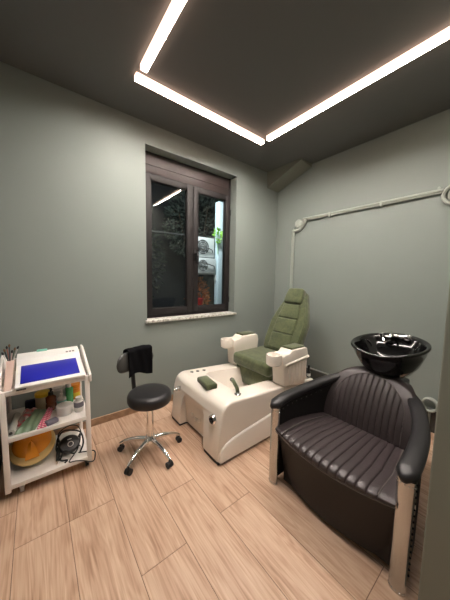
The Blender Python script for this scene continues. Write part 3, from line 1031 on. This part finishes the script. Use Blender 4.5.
bm = BM(); cyl(bm, bp_(0.165, 0.10, -0.005), bp_(0.155, 0.10, 0.045), 0.012, 0.02); tube(bm, smooth_path([bp_(0.165, 0.10, 0.0), bp_(0.15, 0.07, -0.03), bp_(0.15, 0.03, -0.01)], 5), 0.008, 8)
part('spray_head', bm, M_chrome, ba)

# ------------------------------------------------------------------ stool
st = thing('swivel_stool', 'black padded swivel stool with chrome five-arm base on castors', 'stool', (-2.37, -0.70, 0))
SX, SY = -2.365, -0.700
bm = BM()
lathe(bm, [(0, 0.455), (0.150, 0.455), (0.172, 0.463), (0.179, 0.480), (0.179, 0.515), (0.172, 0.535), (0.155, 0.547), (0.12, 0.552), (0, 0.553)], (SX, SY, 0), 44)
part('seat', bm, M_black, st, angle=70)
bm = BM(); cyl(bm, (SX, SY, 0.36), (SX, SY, 0.456), 0.014); cyl(bm, (SX, SY, 0.425), (SX, SY, 0.455), 0.028, 0.036); cyl(bm, (SX, SY, 0.47), (SX, SY, 0.499), 0.03, 0.05) if 0 else None
part('gas_lift', bm, M_blackpl, st)
bm = BM(); cyl(bm, (SX, SY, 0.13), (SX, SY, 0.43), 0.030, 0.026, 24); part('column', bm, M_chrome, st)
bm = BM(); lathe(bm, [(0, 0.10), (0.05, 0.10), (0.05, 0.13), (0.036, 0.155), (0, 0.155)], (SX, SY, 0)); part('hub', bm, M_chrome, st)
for k in range(5):
    a = math.radians(283 + 72 * k)
    d = Vector((math.cos(a), math.sin(a), 0))
    P0 = Vector((SX, SY, 0))
    bm = BM()
    pth = smooth_path([P0 + d * 0.03 + Vector((0, 0, 0.125)), P0 + d * 0.12 + Vector((0, 0, 0.118)), P0 + d * 0.21 + Vector((0, 0, 0.095)), P0 + d * 0.262 + Vector((0, 0, 0.066))], 5)
    tube(bm, pth, [0.020 - 0.007 * i / (len(pth) - 1) for i in range(len(pth))], 12)
    arm_ = part('base_arm', bm, M_chrome, st)
    q = P0 + d * 0.258
    sd = Vector((-d.y, d.x, 0))
    bm = BM(); 
    cyl(bm, q + sd * 0.007 + Vector((0, 0, 0.024)), q + sd * 0.022 + Vector((0, 0, 0.024)), 0.024, seg=18)
    cyl(bm, q - sd * 0.022 + Vector((0, 0, 0.024)), q - sd * 0.007 + Vector((0, 0, 0.024)), 0.024, seg=18)
    cyl(bm, q - sd * 0.022 + Vector((0, 0, 0.024)), q + sd * 0.022 + Vector((0, 0, 0.024)), 0.010, seg=12)
    cyl(bm, q + Vector((0, 0, 0.02)), q + Vector((0, 0, 0.07)), 0.009, seg=12)
    part('castor', bm, M_blackpl, arm_)
# back support
bd = Vector((-0.30, 0.95, 0)).normalized()      # from the seat towards the backrest
bs = Vector((bd.y, -bd.x, 0))
BC_ = Vector((SX, SY, 0)) + bd * 0.205 + Vector((0, 0, 0.775))
bm = BM()
tube(bm, smooth_path([Vector((SX, SY, 0.445)) + bd * 0.05, Vector((SX, SY, 0.445)) + bd * 0.16, Vector((SX, SY, 0.50)) + bd * 0.215, Vector((SX, SY, 0.72)) + bd * 0.235], 6), 0.018, 10)
part('back_post', bm, M_blackpl, st)
bm = BM()
rs = []
for i in range(25):
    t_ = i / 12 - 1
    w = 0.182 * t_ - 0.012
    e = max(0.02, (1 - abs(t_) ** 4)) ** 0.5
    c_ = BC_ + bs * w - bd * 0.045 * t_ * t_
    rs.append([c_ + bd * (0.026 * e * math.cos(a)) + Vector((0, 0, 0.088 * e * math.copysign(abs(math.sin(a)) ** 0.7, math.sin(a)))) for a in [2 * PI * j / 20 for j in range(20)]])
rings(bm, rs)
part('backrest', bm, mat('grey_black_vinyl', (0.045, 0.045, 0.042), 0.35, bump=0.1), st, angle=80)
# black fleece draped over it
bm = BM()
def fleece(u, v):
    w = -0.085 + 0.225 * u
    t_ = (w + 0.012) / 0.182
    c_ = BC_ + bs * w - bd * 0.045 * t_ * t_
    rip = 0.003 * math.sin(u * 11) + 0.002 * math.sin(u * 19 + v * 9)
    L1 = 0.215 - 0.02 * math.sin(u * 5); L2 = 0.14
    tot = L1 + 0.09 + L2
    s_ = v * tot
    if s_ < L1:
        return c_ + (-bd) * (0.038 + rip) + Vector((0, 0, 0.086 - (L1 - s_)))
    if s_ < L1 + 0.09:
        a = (s_ - L1) / 0.09 * PI
        return c_ + (-bd) * ((0.038 + rip * 0.5) * math.cos(a)) + Vector((0, 0, 0.086 + (0.022 + rip * 0.6) * math.sin(a)))
    return c_ + bd * (0.038 + rip) + Vector((0, 0, 0.086 - (s_ - L1 - 0.09)))
grid(bm, fleece, 36, 50)
tw = single('draped_towel', bm, M_towel, 'black fleece cloth draped over the swivel stool backrest', 'towel', BC_, angle=80)
md = tw.modifiers.new('thick', 'SOLIDIFY'); md.thickness = 0.007; md.offset = 0

# ------------------------------------------------------------------ trolley
TX0, TX1, TY0, TY1 = -3.300, -2.790, -0.585, -0.13
tr = thing('beauty_trolley', 'white three-tier beauty trolley on castors left of the swivel stool', 'trolley', ((TX0 + TX1) / 2, (TY0 + TY1) / 2, 0))
PWd = 0.032
for x in (TX0, TX1 - PWd):
    for y in (TY0, TY1 - 0.03):
        bm = BM()
        if y == TY0: box(bm, x, x + PWd, y, y + 0.022, 0.05, 0.745, 0.003)
        else:
            mx = x + (0.008 if x < -3 else 0)
            tube(bm, smooth_path([(x + PWd / 2, TY1 - 0.05, 0.745), (x + PWd / 2, TY1 - 0.035, 0.45), (x + PWd / 2, TY1 - 0.045, 0.36), (x + PWd / 2, TY1 - 0.015, 0.26), (x + PWd / 2, TY1 - 0.02, 0.07)], 6), 0.013, 10)
        part('post', bm, M_cart, tr)
for z, zt in ((0.078, 0.098), (0.405, 0.425), (0.718, 0.740)):
    bm = BM(); box(bm, TX0 + 0.004, TX1 - 0.004, TY0 + 0.006, TY1, z, zt, 0.003)
    sh_ = part('shelf', bm, M_cart, tr)
    bm = BM(); box(bm, TX0 + 0.03, TX1 - 0.03, TY0 - 0.004, TY0 + 0.008, z - 0.004, zt + 0.006, 0.003); part('shelf_lip', bm, M_cart, sh_)
for x in (TX0 - 0.012, TX1 - 0.006):
    bm = BM()
    extrude_poly(bm, [(TY0 - 0.015, 0.700), (TY0 - 0.02, 0.76), (TY1 - 0.10, 0.885), (TY1 - 0.02, 0.885), (TY1, 0.83), (TY1, 0.700)], 'x', x, x + 0.018)
    bevel_all(bm, 0.004, 2, 20)
    part('side_rail', bm, M_cart, tr)
bm = BM(); box(bm, TX0, TX1, TY1 - 0.014, TY1, 0.735, 0.84, 0.003); part('back_rail', bm, M_cart, tr)
M_castg = mat('grey_castor_wheel', (0.25, 0.24, 0.22), 0.5)
for x, y, m in ((TX0 + 0.085, TY0 + 0.05, M_white2), (TX1 - 0.03, TY0 + 0.045, M_blackpl), (TX0 + 0.03, TY1 - 0.05, M_castg), (TX1 - 0.03, TY1 - 0.05, M_castg)):
    bm = BM(); cyl(bm, (x - 0.01, y, 0.024), (x + 0.01, y, 0.024), 0.024, seg=20); box(bm, x - 0.015, x + 0.015, y - 0.012, y + 0.012, 0.03, 0.079, 0.004); part('castor', bm, m, tr)

# manicure table pad unit on the top
mu = thing('manicure_dust_collector', 'white sloped manicure unit with a blue pad on top of trolley', 'manicure device', (-3.02, -0.36, 0.742))
ux0, ux1 = -3.222, -2.815
bm = BM()
extrude_poly(bm, [(-0.60, 0.742), (-0.61, 0.768), (-0.33, 0.832), (-0.30, 0.862), (-0.165, 0.882), (-0.15, 0.870), (-0.15, 0.742)], 'x', ux0, ux1)
bevel_all(bm, 0.006, 3, 15)
part('unit_body', bm, M_white2, mu)
def onslope(x, s):   # s 0..1 from front to back of the sloped face
    return Vector((x, -0.61 + 0.28 * s, 0.768 + 0.064 * s))
bm = BM()
nn = Vector((0, -0.064, 0.28)).normalized()
q = [onslope(ux0 + 0.030, 0.13), onslope(ux1 - 0.035, 0.13), onslope(ux1 - 0.035, 0.93), onslope(ux0 + 0.030, 0.93)]
rings(bm, [[p for p in q], [p + nn * 0.006 for p in q]]); bevel_all(bm, 0.002, 2, 30)
pd = part('blue_pad', bm, M_blue, mu)
bm = BM()
def ontop(x, y, d=0.001): return Vector((x, y, 0.862 + (y + 0.30) * 0.148 + d))
for k in range(3):
    a0 = -2.91 + 0.022 * k
    qq = [ontop(a0, -0.275), ontop(a0 + 0.016, -0.275), ontop(a0 + 0.016, -0.25), ontop(a0, -0.25)]
    rings(bm, [qq, [p + Vector((0, 0, 0.001)) for p in qq]])
part('button_marks', bm, mat('grey_print', (0.25, 0.2, 0.2), 0.6), mu)
bm = BM(); box(bm, ux0 + 0.01, ux0 + 0.06, -0.613, -0.606, 0.748, 0.756); part('switch_slot', bm, M_blackpl, mu)
M_teal = mat('teal_plastic', (0.25, 0.62, 0.50), 0.5)
bm = BM(); box(bm, -3.10, -3.03, -0.185, -0.155, 0.880, 0.892, 0.003)
single('nail_file', bm, M_teal, 'small teal nail file block on the rear edge of the manicure unit', 'nail file', (-3.065, -0.17, 0.880))

# brush holder with brushes
M_hold = mat('pink_clear_plastic', (0.62, 0.45, 0.38), 0.25)
M_holdb = mat('brown_handle_wood', (0.18, 0.09, 0.04), 0.5)
bh = thing('brush_holder', 'slim pinkish holder for brushes at left end of the trolley top', 'brush holder', (-3.262, -0.42, 0.742))
bm = BM()
rings(bm, [[Vector(p) for p in ((-3.276, -0.56, 0.742), (-3.238, -0.56, 0.742), (-3.238, -0.50, 0.742), (-3.276, -0.50, 0.742))],
           [Vector(p) for p in ((-3.274, -0.33, 0.875), (-3.230, -0.33, 0.875), (-3.230, -0.26, 0.865), (-3.274, -0.26, 0.865))]])
part('holder_body', bm, M_hold, bh)
cols = [(0.75, 0.72, 0.68), (0.03, 0.03, 0.035), (0.35, 0.12, 0.10), (0.06, 0.07, 0.08), (0.60, 0.45, 0.42), (0.10, 0.12, 0.08), (0.55, 0.52, 0.48)]
names = ['white handled', 'black handled', 'dark red handled', 'charcoal handled', 'pink handled', 'dark green handled', 'grey handled']
for k, (c, nm) in enumerate(zip(cols, names)):
    x = -3.271 + 0.0055 * k; y = -0.31 + 0.015 * (k % 3)
    d = Vector((-0.32 + 0.11 * k, 0.02 * ((k * 3) % 5 - 2), 1)).normalized()
    p0 = Vector((x, y, 0.872))
    t = thing('makeup_brush', nm + ' brush standing in the holder on the trolley top', 'brush', p0, 'brushes in the holder')
    L = 0.055 + 0.016 * ((k * 5) % 4)
    bm = BM(); tube(bm, [p0, p0 + d * L], [0.0035, 0.0045], 8); part('handle', bm, mat('brush_handle', c, 0.4), t)
    bm = BM(); tube(bm, [p0 + d * L, p0 + d * (L + 0.012), p0 + d * (L + 0.022)], [0.005, 0.007, 0.002], 8); part('bristles', bm, M_holdb if k % 2 else M_blackpl, t)

# ------------------------------------------------------------------ products on the middle shelf
SH = 0.4255
def jar(name, label, cat, x, y, prof, m, cap=None, mc=None, band=None, mb=None, extra=None, z=SH, group=None):
    t = thing(name, label, cat, (x, y, z), group)
    bm = BM(); lathe(bm, prof, (x, y, z), 26); part('container', bm, m, t)
    if cap: bm = BM(); lathe(bm, cap, (x, y, z), 26); part('lid' if name.endswith('jar') else 'cap', bm, mc, t)
    if band: bm = BM(); lathe(bm, band, (x, y, z), 26); part('product_label', bm, mb, t)
    if extra: extra(t)
    return t
M_yel = mat('yellow_lid', (0.85, 0.62, 0.04), 0.4)
M_cream = mat('cream_plastic', (0.62, 0.54, 0.36), 0.4)
M_amber = mat('amber_brown_plastic', (0.20, 0.055, 0.015), 0.15, coat=0.3)
M_grn = mat('green_liquid_bottle', (0.08, 0.34, 0.12), 0.15)
M_or = mat('orange_plastic', (0.85, 0.30, 0.03), 0.35)
M_grey = mat('grey_violet_print', (0.17, 0.16, 0.20), 0.5)
M_clear = mat('frosted_plastic', (0.55, 0.56, 0.52), 0.3)
jar('cream_jar', 'cream jar with yellow lid at the back of the middle shelf', 'jar', -3.075, -0.235, [(0, 0), (0.046, 0), (0.05, 0.01), (0.05, 0.105), (0, 0.105)], M_cream, [(0, 0.105), (0.053, 0.105), (0.053, 0.128), (0.048, 0.132), (0, 0.132)], M_yel)
def pump(x, y, z0, m, s=1.0):
    def f(t):
        bm = BM(); cyl(bm, (x, y, SH + z0), (x, y, SH + z0 + 0.03 * s), 0.006); tube(bm, smooth_path([(x, y, SH + z0 + 0.028 * s), (x, y, SH + z0 + 0.040 * s), (x + 0.005, y - 0.03 * s, SH + z0 + 0.034 * s)], 4), 0.007 * s, 8); part('pump', bm, m, t)
    return f
jar('pump_bottle', 'amber brown bottle with black pump on the middle shelf', 'bottle', -3.025, -0.30, [(0, 0), (0.032, 0), (0.036, 0.01), (0.035, 0.045), (0.030, 0.055), (0.036, 0.068), (0.036, 0.10), (0.016, 0.120), (0.014, 0.135), (0, 0.135)], M_amber, [(0, 0.12), (0.018, 0.12), (0.016, 0.145), (0, 0.145)], M_blackpl, extra=pump(-3.025, -0.30, 0.135, M_blackpl))
jar('pump_bottle', 'small white pump bottle with teal band between amber and green bottles', 'bottle', -2.955, -0.31, [(0, 0), (0.030, 0), (0.032, 0.008), (0.032, 0.075), (0.014, 0.092), (0.012, 0.10), (0, 0.10)], M_white2, [(0, 0.095), (0.014, 0.095), (0.012, 0.115), (0, 0.115)], M_white2, [(0.030, 0.045), (0.033, 0.045), (0.033, 0.062), (0.030, 0.062)], M_teal, extra=pump(-2.955, -0.31, 0.105, M_white2, 0.9))
jar('plastic_jar', 'frosted jar with white lid standing behind the white pump bottle', 'jar', -2.975, -0.205, [(0, 0), (0.050, 0), (0.053, 0.01), (0.053, 0.12), (0, 0.12)], M_clear, [(0, 0.12), (0.056, 0.12), (0.056, 0.142), (0, 0.145)], M_white2)
jar('lotion_bottle', 'green bottle with white cap behind the flat white jar', 'bottle', -2.895, -0.25, [(0, 0), (0.026, 0), (0.028, 0.01), (0.028, 0.12), (0.012, 0.135), (0, 0.135)], M_grn, [(0, 0.13), (0.015, 0.13), (0.014, 0.165), (0, 0.166)], M_white2)
jar('plastic_jar', 'orange jar at the right back of the middle shelf', 'jar', -2.850, -0.195, [(0, 0), (0.036, 0), (0.040, 0.01), (0.040, 0.095), (0, 0.10)], M_or, [(0, 0.10), (0.042, 0.10), (0.042, 0.128), (0, 0.13)], M_or, [(0.039, 0.02), (0.041, 0.02), (0.041, 0.06), (0.039, 0.06)], M_yel)
jar('tablet_bottle', 'white bottle with grey label and white cap at right end of middle shelf', 'bottle', -2.852, -0.455, [(0, 0), (0.030, 0), (0.033, 0.01), (0.033, 0.075), (0.020, 0.090), (0, 0.09)], M_white2, [(0, 0.088), (0.022, 0.088), (0.022, 0.115), (0, 0.117)], M_white2, [(0.032, 0.040), (0.0345, 0.040), (0.0345, 0.078), (0.032, 0.078)], M_grey)
jar('cosmetic_jar', 'flat white jar with white lid at the front of the middle shelf', 'jar', -2.945, -0.435, [(0, 0), (0.048, 0), (0.052, 0.008), (0.052, 0.040), (0, 0.042)], M_white2, [(0, 0.042), (0.056, 0.042), (0.057, 0.068), (0.052, 0.073), (0, 0.073)], M_white2)
# packets
def packet(name, label, cat, pts, th, m, mm=None, base=None):
    bm = BM()
    P = [Vector(p) for p in pts]
    def f(u, v):
        p = P[0].lerp(P[1], u).lerp(P[3].lerp(P[2], u), v)
        e = min(u, 1 - u, v, 1 - v) * 4
        return p + Vector((0, 0, th * min(1, e) ** 0.5 + 0.004 * math.sin(u * 15 + v * 4)))
    g = grid(bm, f, 18, 14)
    def f2(u, v):
        p = P[0].lerp(P[1], u).lerp(P[3].lerp(P[2], u), v); return p
    bl = grid(bm, f2, 18, 14)
    o = single(name, bm, m, label, cat, base or P[0], angle=80)
    return o
def m_spots():
    m = mat('printed_plastic_bag', (0.55, 0.5, 0.45), 0.3)
    nt = m.node_tree
    v = nt.nodes.new('ShaderNodeTexVoronoi'); v.inputs['Scale'].default_value = 55
    tc = nt.nodes.new('ShaderNodeTexCoord'); nt.links.new(tc.outputs['Object'], v.inputs['Vector'])
    r = nt.nodes.new('ShaderNodeValToRGB'); r.color_ramp.interpolation = 'CONSTANT'
    e = r.color_ramp.elements; e[0].color = (0.55, 0.08, 0.10, 1); e[1].position = 0.7; e[1].color = (0.30, 0.25, 0.2, 1)
    x = e.new(0.35); x.color = (0.75, 0.70, 0.65, 1); y = e.new(0.5); y.color = (0.65, 0.25, 0.25, 1)
    s_ = nt.nodes.new('ShaderNodeSeparateColor'); nt.links.new(v.outputs['Color'], s_.inputs[0]); nt.links.new(s_.outputs[0], r.inputs['Fac'])
    nt.links.new(r.outputs['Color'], nt.nodes['Principled BSDF'].inputs['Base Color'])
    return m
packet('printed_bag', 'red and white speckled plastic bag at left of the middle shelf', 'plastic bag', [(-3.235, -0.44, SH), (-3.13, -0.50, SH), (-3.10, -0.27, SH), (-3.20, -0.25, SH)], 0.055, m_spots())
packet('foil_pouch', 'sage green pouch leaning across the middle shelf front', 'pouch', [(-3.245, -0.55, SH + 0.001), (-3.13, -0.56, SH + 0.001), (-3.045, -0.36, SH + 0.03), (-3.125, -0.36, SH + 0.06)], 0.022, mat('sage_green_foil', (0.20, 0.30, 0.18), 0.35, bump=0.3, bscale=40))
def m_pink():
    m = mat('pink_striped_packet', (0.85, 0.10, 0.25), 0.4)
    nt = m.node_tree
    w = nt.nodes.new('ShaderNodeTexWave'); w.inputs['Scale'].default_value = 26; w.bands_direction = 'DIAGONAL'
    tc = nt.nodes.new('ShaderNodeTexCoord'); nt.links.new(tc.outputs['Object'], w.inputs['Vector'])
    r = nt.nodes.new('ShaderNodeValToRGB'); r.color_ramp.elements[0].color = (0.85, 0.55, 0.52, 1); r.color_ramp.elements[1].color = (0.75, 0.07, 0.2, 1); r.color_ramp.elements[0].position = 0.25; r.color_ramp.elements[1].position = 0.4
    nt.links.new(w.outputs['Fac'], r.inputs['Fac']); nt.links.new(r.outputs['Color'], nt.nodes['Principled BSDF'].inputs['Base Color'])
    return m
packet('wipes_packet', 'pink striped packet leaning at the front of the middle shelf', 'packet', [(-3.120, -0.565, SH + 0.001), (-3.065, -0.565, SH + 0.001), (-3.015, -0.37, SH + 0.035), (-3.045, -0.36, SH + 0.05)], 0.020, m_pink())
bm = BM(); box(bm, -3.07, -2.995, -0.560, -0.515, SH + 0.001, SH + 0.032, 0.008, 3, Matrix.Rotation(0.35, 3, 'Z'))
single('buffing_sponge', bm, M_grey, 'grey violet buffing block at the front edge of the middle shelf', 'buffing block', (-3.03, -0.54, SH + 0.001))
bm = BM(); tube(bm, [(-3.255, -0.555, SH + 0.023), (-3.235, -0.30, SH + 0.023)], 0.022, 16)
fr_roll = thing('foil_roll', 'translucent foil roll at the left end of the middle shelf', 'foil roll', (-3.245, -0.42, SH))
part('roll', bm, M_clear, fr_roll)
bm = BM(); cyl(bm, (-3.2555, -0.5555, SH + 0.023), (-3.2550, -0.5600, SH + 0.023), 0.010); part('core', bm, M_blackpl, fr_roll)
bm = BM(); box(bm, -3.19, -3.11, -0.225, -0.18, SH + 0.001, SH + 0.075, 0.01, 3)
single('small_pouch', bm, mat('navy_cloth', (0.015, 0.015, 0.035), 0.8), 'dark navy pouch behind the speckled bag on the middle shelf', 'pouch', (-3.15, -0.2, SH))
bm = BM(); box(bm, -3.10, -3.065, -0.33, -0.30, SH + 0.001, SH + 0.02, 0.005)
single('tissue_pack', bm, mat('pale_pink_paper', (0.65, 0.35, 0.36), 0.7), 'pale pink pack lying before the yellow-lidded jar', 'tissue pack', (-3.08, -0.31, SH))

# ------------------------------------------------------------------ lower shelf
LH = 0.0985
M_lampy = mat('translucent_yellow_shell', (0.88, 0.64, 0.26), 0.22, coat=0.4)
M_lampo = mat('orange_shell', (0.93, 0.36, 0.02), 0.2, coat=0.5)
dl = thing('nail_lamp', 'orange and yellow dome nail lamp standing on the lower trolley shelf', 'nail lamp', (-3.145, -0.385, LH))
DC = Vector((-3.150, -0.40, LH + 0.135))
tilt = Matrix.Rotation(0.75, 3, 'X') @ Matrix.Rotation(-0.1, 3, 'Y')
def dome(u, v, rr, z0, z1):
    a = 2 * PI * u
    return None
bm = BM(); 
rs = []
for ph in [i * PI / 2 / 9 for i in range(-6, 3)]:
    rs.append([DC + tilt @ Vector((0.142 * math.cos(ph) * math.cos(a), 0.136 * math.cos(ph) * math.sin(a), 0.075 * math.sin(ph) - 0.01)) for a in [2 * PI * k / 40 for k in range(40)]])
rings(bm, rs); part('lower_shell', bm, M_lampy, dl, angle=70)
bm = BM(); rs = []
for i in range(0, 11):
    ph = 0.12 + (PI / 2 - 0.13) * i / 10
    ring = []
    for k in range(40):
        a = 2 * PI * k / 40
        p = Vector((0.122 * math.cos(ph) * math.cos(a), 0.018 + 0.108 * math.cos(ph) * math.sin(a), 0.085 * math.sin(ph) - 0.002))
        dent = 0.016 * math.exp(-(((a - 1.5 * PI + 0.0) / 0.35) ** 2)) * math.sin(2 * ph)
        p.z -= dent
        ring.append(DC + tilt @ p)
    rs.append(ring)
rings(bm, rs); part('upper_shell', bm, M_lampo, dl, angle=70)
bm = BM(); rs = []
for i in range(7):
    s_ = i / 6
    a0 = 1.5 * PI
    y = -0.105 + 0.105 * s_
    hw = 0.012 + 0.03 * (1 - s_) if s_ < 0.9 else 0.004
    z = 0.083 * math.sqrt(max(0, 1 - (y / 0.118) ** 2)) + 0.002
    rs.append([DC + tilt @ Vector((-hw, y, z - 0.004)), DC + tilt @ Vector((0, y, z + 0.005)), DC + tilt @ Vector((hw, y, z - 0.004)), DC + tilt @ Vector((0, y, z - 0.01))])
rings(bm, rs); part('ridge', bm, M_lampo, dl, angle=30)

dv = thing('nail_drill_unit', 'black nail drill unit with a white ring dial amid cables', 'nail drill', (-2.925, -0.44, LH))
DR = Matrix.Rotation(math.radians(-35), 3, 'X')
dc = Vector((-2.925, -0.44, LH + 0.065))
bm = BM(); lathe(bm, [(0, -0.035), (0.055, -0.035), (0.068, -0.02), (0.070, 0.01), (0.060, 0.028), (0, 0.032)], dc, 32, 1.05, 0.95, Matrix.Rotation(math.radians(42), 3, 'X')); b_ = part('unit_body', bm, M_blackpl, dv)
RX = Matrix.Rotation(math.radians(42), 3, 'X')
bm = BM(); tube(bm, [dc + RX @ Vector((0.018 * math.cos(a) + 0.006, 0.018 * math.sin(a) - 0.012, 0.035)) for a in [2 * PI * i / 24 for i in range(25)]], 0.0028, 6); part('dial_ring', bm, M_white2, b_)
bm = BM()
vs = box(bm, -0.012, 0.016, 0.024, 0.030, 0.031, 0.0335)
for v in bm.verts: v.co = dc + RX @ v.co
part('maker_mark', bm, M_white2, b_)
def cable(name, label, pts, r=0.004):
    bm = BM(); tube(bm, smooth_path(pts, 7), r, 8)
    return single(name, bm, M_seal, label, 'cable', pts[0])
z = LH + 0.005
cable('coiled_cable', 'black cable looped over the right back of the drill unit', [(-2.965, -0.36, z), (-2.99, -0.33, z + 0.10), (-2.93, -0.33, z + 0.15), (-2.86, -0.36, z + 0.15), (-2.835, -0.38, z + 0.08), (-2.865, -0.36, z + 0.02), (-2.85, -0.42, z)])
cable('coiled_cable', 'black cable hanging over the lower shelf front edge at right', [(-2.90, -0.50, z), (-2.94, -0.57, z), (-2.90, -0.600, z + 0.008), (-2.85, -0.606, z - 0.01), (-2.80, -0.608, z - 0.04), (-2.775, -0.60, z - 0.035), (-2.772, -0.58, z + 0.02), (-2.83, -0.535, z + 0.012), (-2.87, -0.50, z)])
cable('coiled_cable', 'black cable bundle tangled beside the dome lamp', [(-2.99, -0.47, z), (-3.01, -0.43, z + 0.05), (-2.995, -0.40, z + 0.10), (-2.985, -0.45, z + 0.06), (-3.0, -0.50, z + 0.02), (-2.985, -0.52, z), (-2.95, -0.54, z), (-2.965, -0.56, z)], 0.006)
dh = thing('drill_handpiece', 'black drill handpiece lying at left of the drill unit', 'drill handpiece', (-3.0, -0.46, LH))
bm = BM(); tube(bm, [(-3.010, -0.52, LH + 0.014), (-2.995, -0.42, LH + 0.05)], [0.010, 0.013], 12); part('grip', bm, M_blackpl, dh)
bm = BM(); tube(bm, [(-3.010, -0.52, LH + 0.014), (-3.014, -0.545, LH + 0.006)], [0.006, 0.003], 10); part('tip', bm, M_chrome, dh)

# ------------------------------------------------------------------ dark cabinet at the left edge
M_dkw = mat('dark_walnut_board', (0.035, 0.022, 0.016), 0.45, var=0.2, vscale=10)
cb = thing('side_cabinet', 'dark brown cabinet at left edge beside the white trolley', 'cabinet', (-3.55, -0.33, 0))
bm = BM(); box(bm, -3.76, -3.345, -0.60, -0.05, 0.05, 0.72, 0.004); part('cabinet_body', bm, M_dkw, cb)
bm = BM(); box(bm, -3.75, -3.352, -0.618, -0.601, 0.06, 0.71, 0.003); dr_ = part('door', bm, M_dkw, cb)
bm = BM(); tube(bm, [(-3.40, -0.62, 0.45), (-3.40, -0.64, 0.45), (-3.40, -0.64, 0.55), (-3.40, -0.62, 0.55)], 0.004, 8); part('handle', bm, M_chrome, dr_)
for x in (-3.72, -3.36):
    for y in (-0.57, -0.09):
        bm = BM(); cyl(bm, (x, y, 0), (x, y, 0.05), 0.014, 0.018); part('foot', bm, M_white2, cb)

cable('coiled_cable', 'black cable looped in front of the drill unit dial', [(-2.99, -0.50, z), (-2.96, -0.50, z + 0.06), (-2.90, -0.52, z + 0.02), (-2.86, -0.48, z + 0.07), (-2.85, -0.44, z + 0.12), (-2.87, -0.40, z + 0.03)], 0.005)
cable('coiled_cable', 'black cable arched behind the drill unit towards the dome lamp', [(-2.98, -0.38, z), (-3.0, -0.36, z + 0.07), (-2.96, -0.35, z + 0.13), (-2.90, -0.35, z + 0.12), (-2.84, -0.39, z + 0.10), (-2.83, -0.45, z + 0.04), (-2.86, -0.50, z)], 0.006)
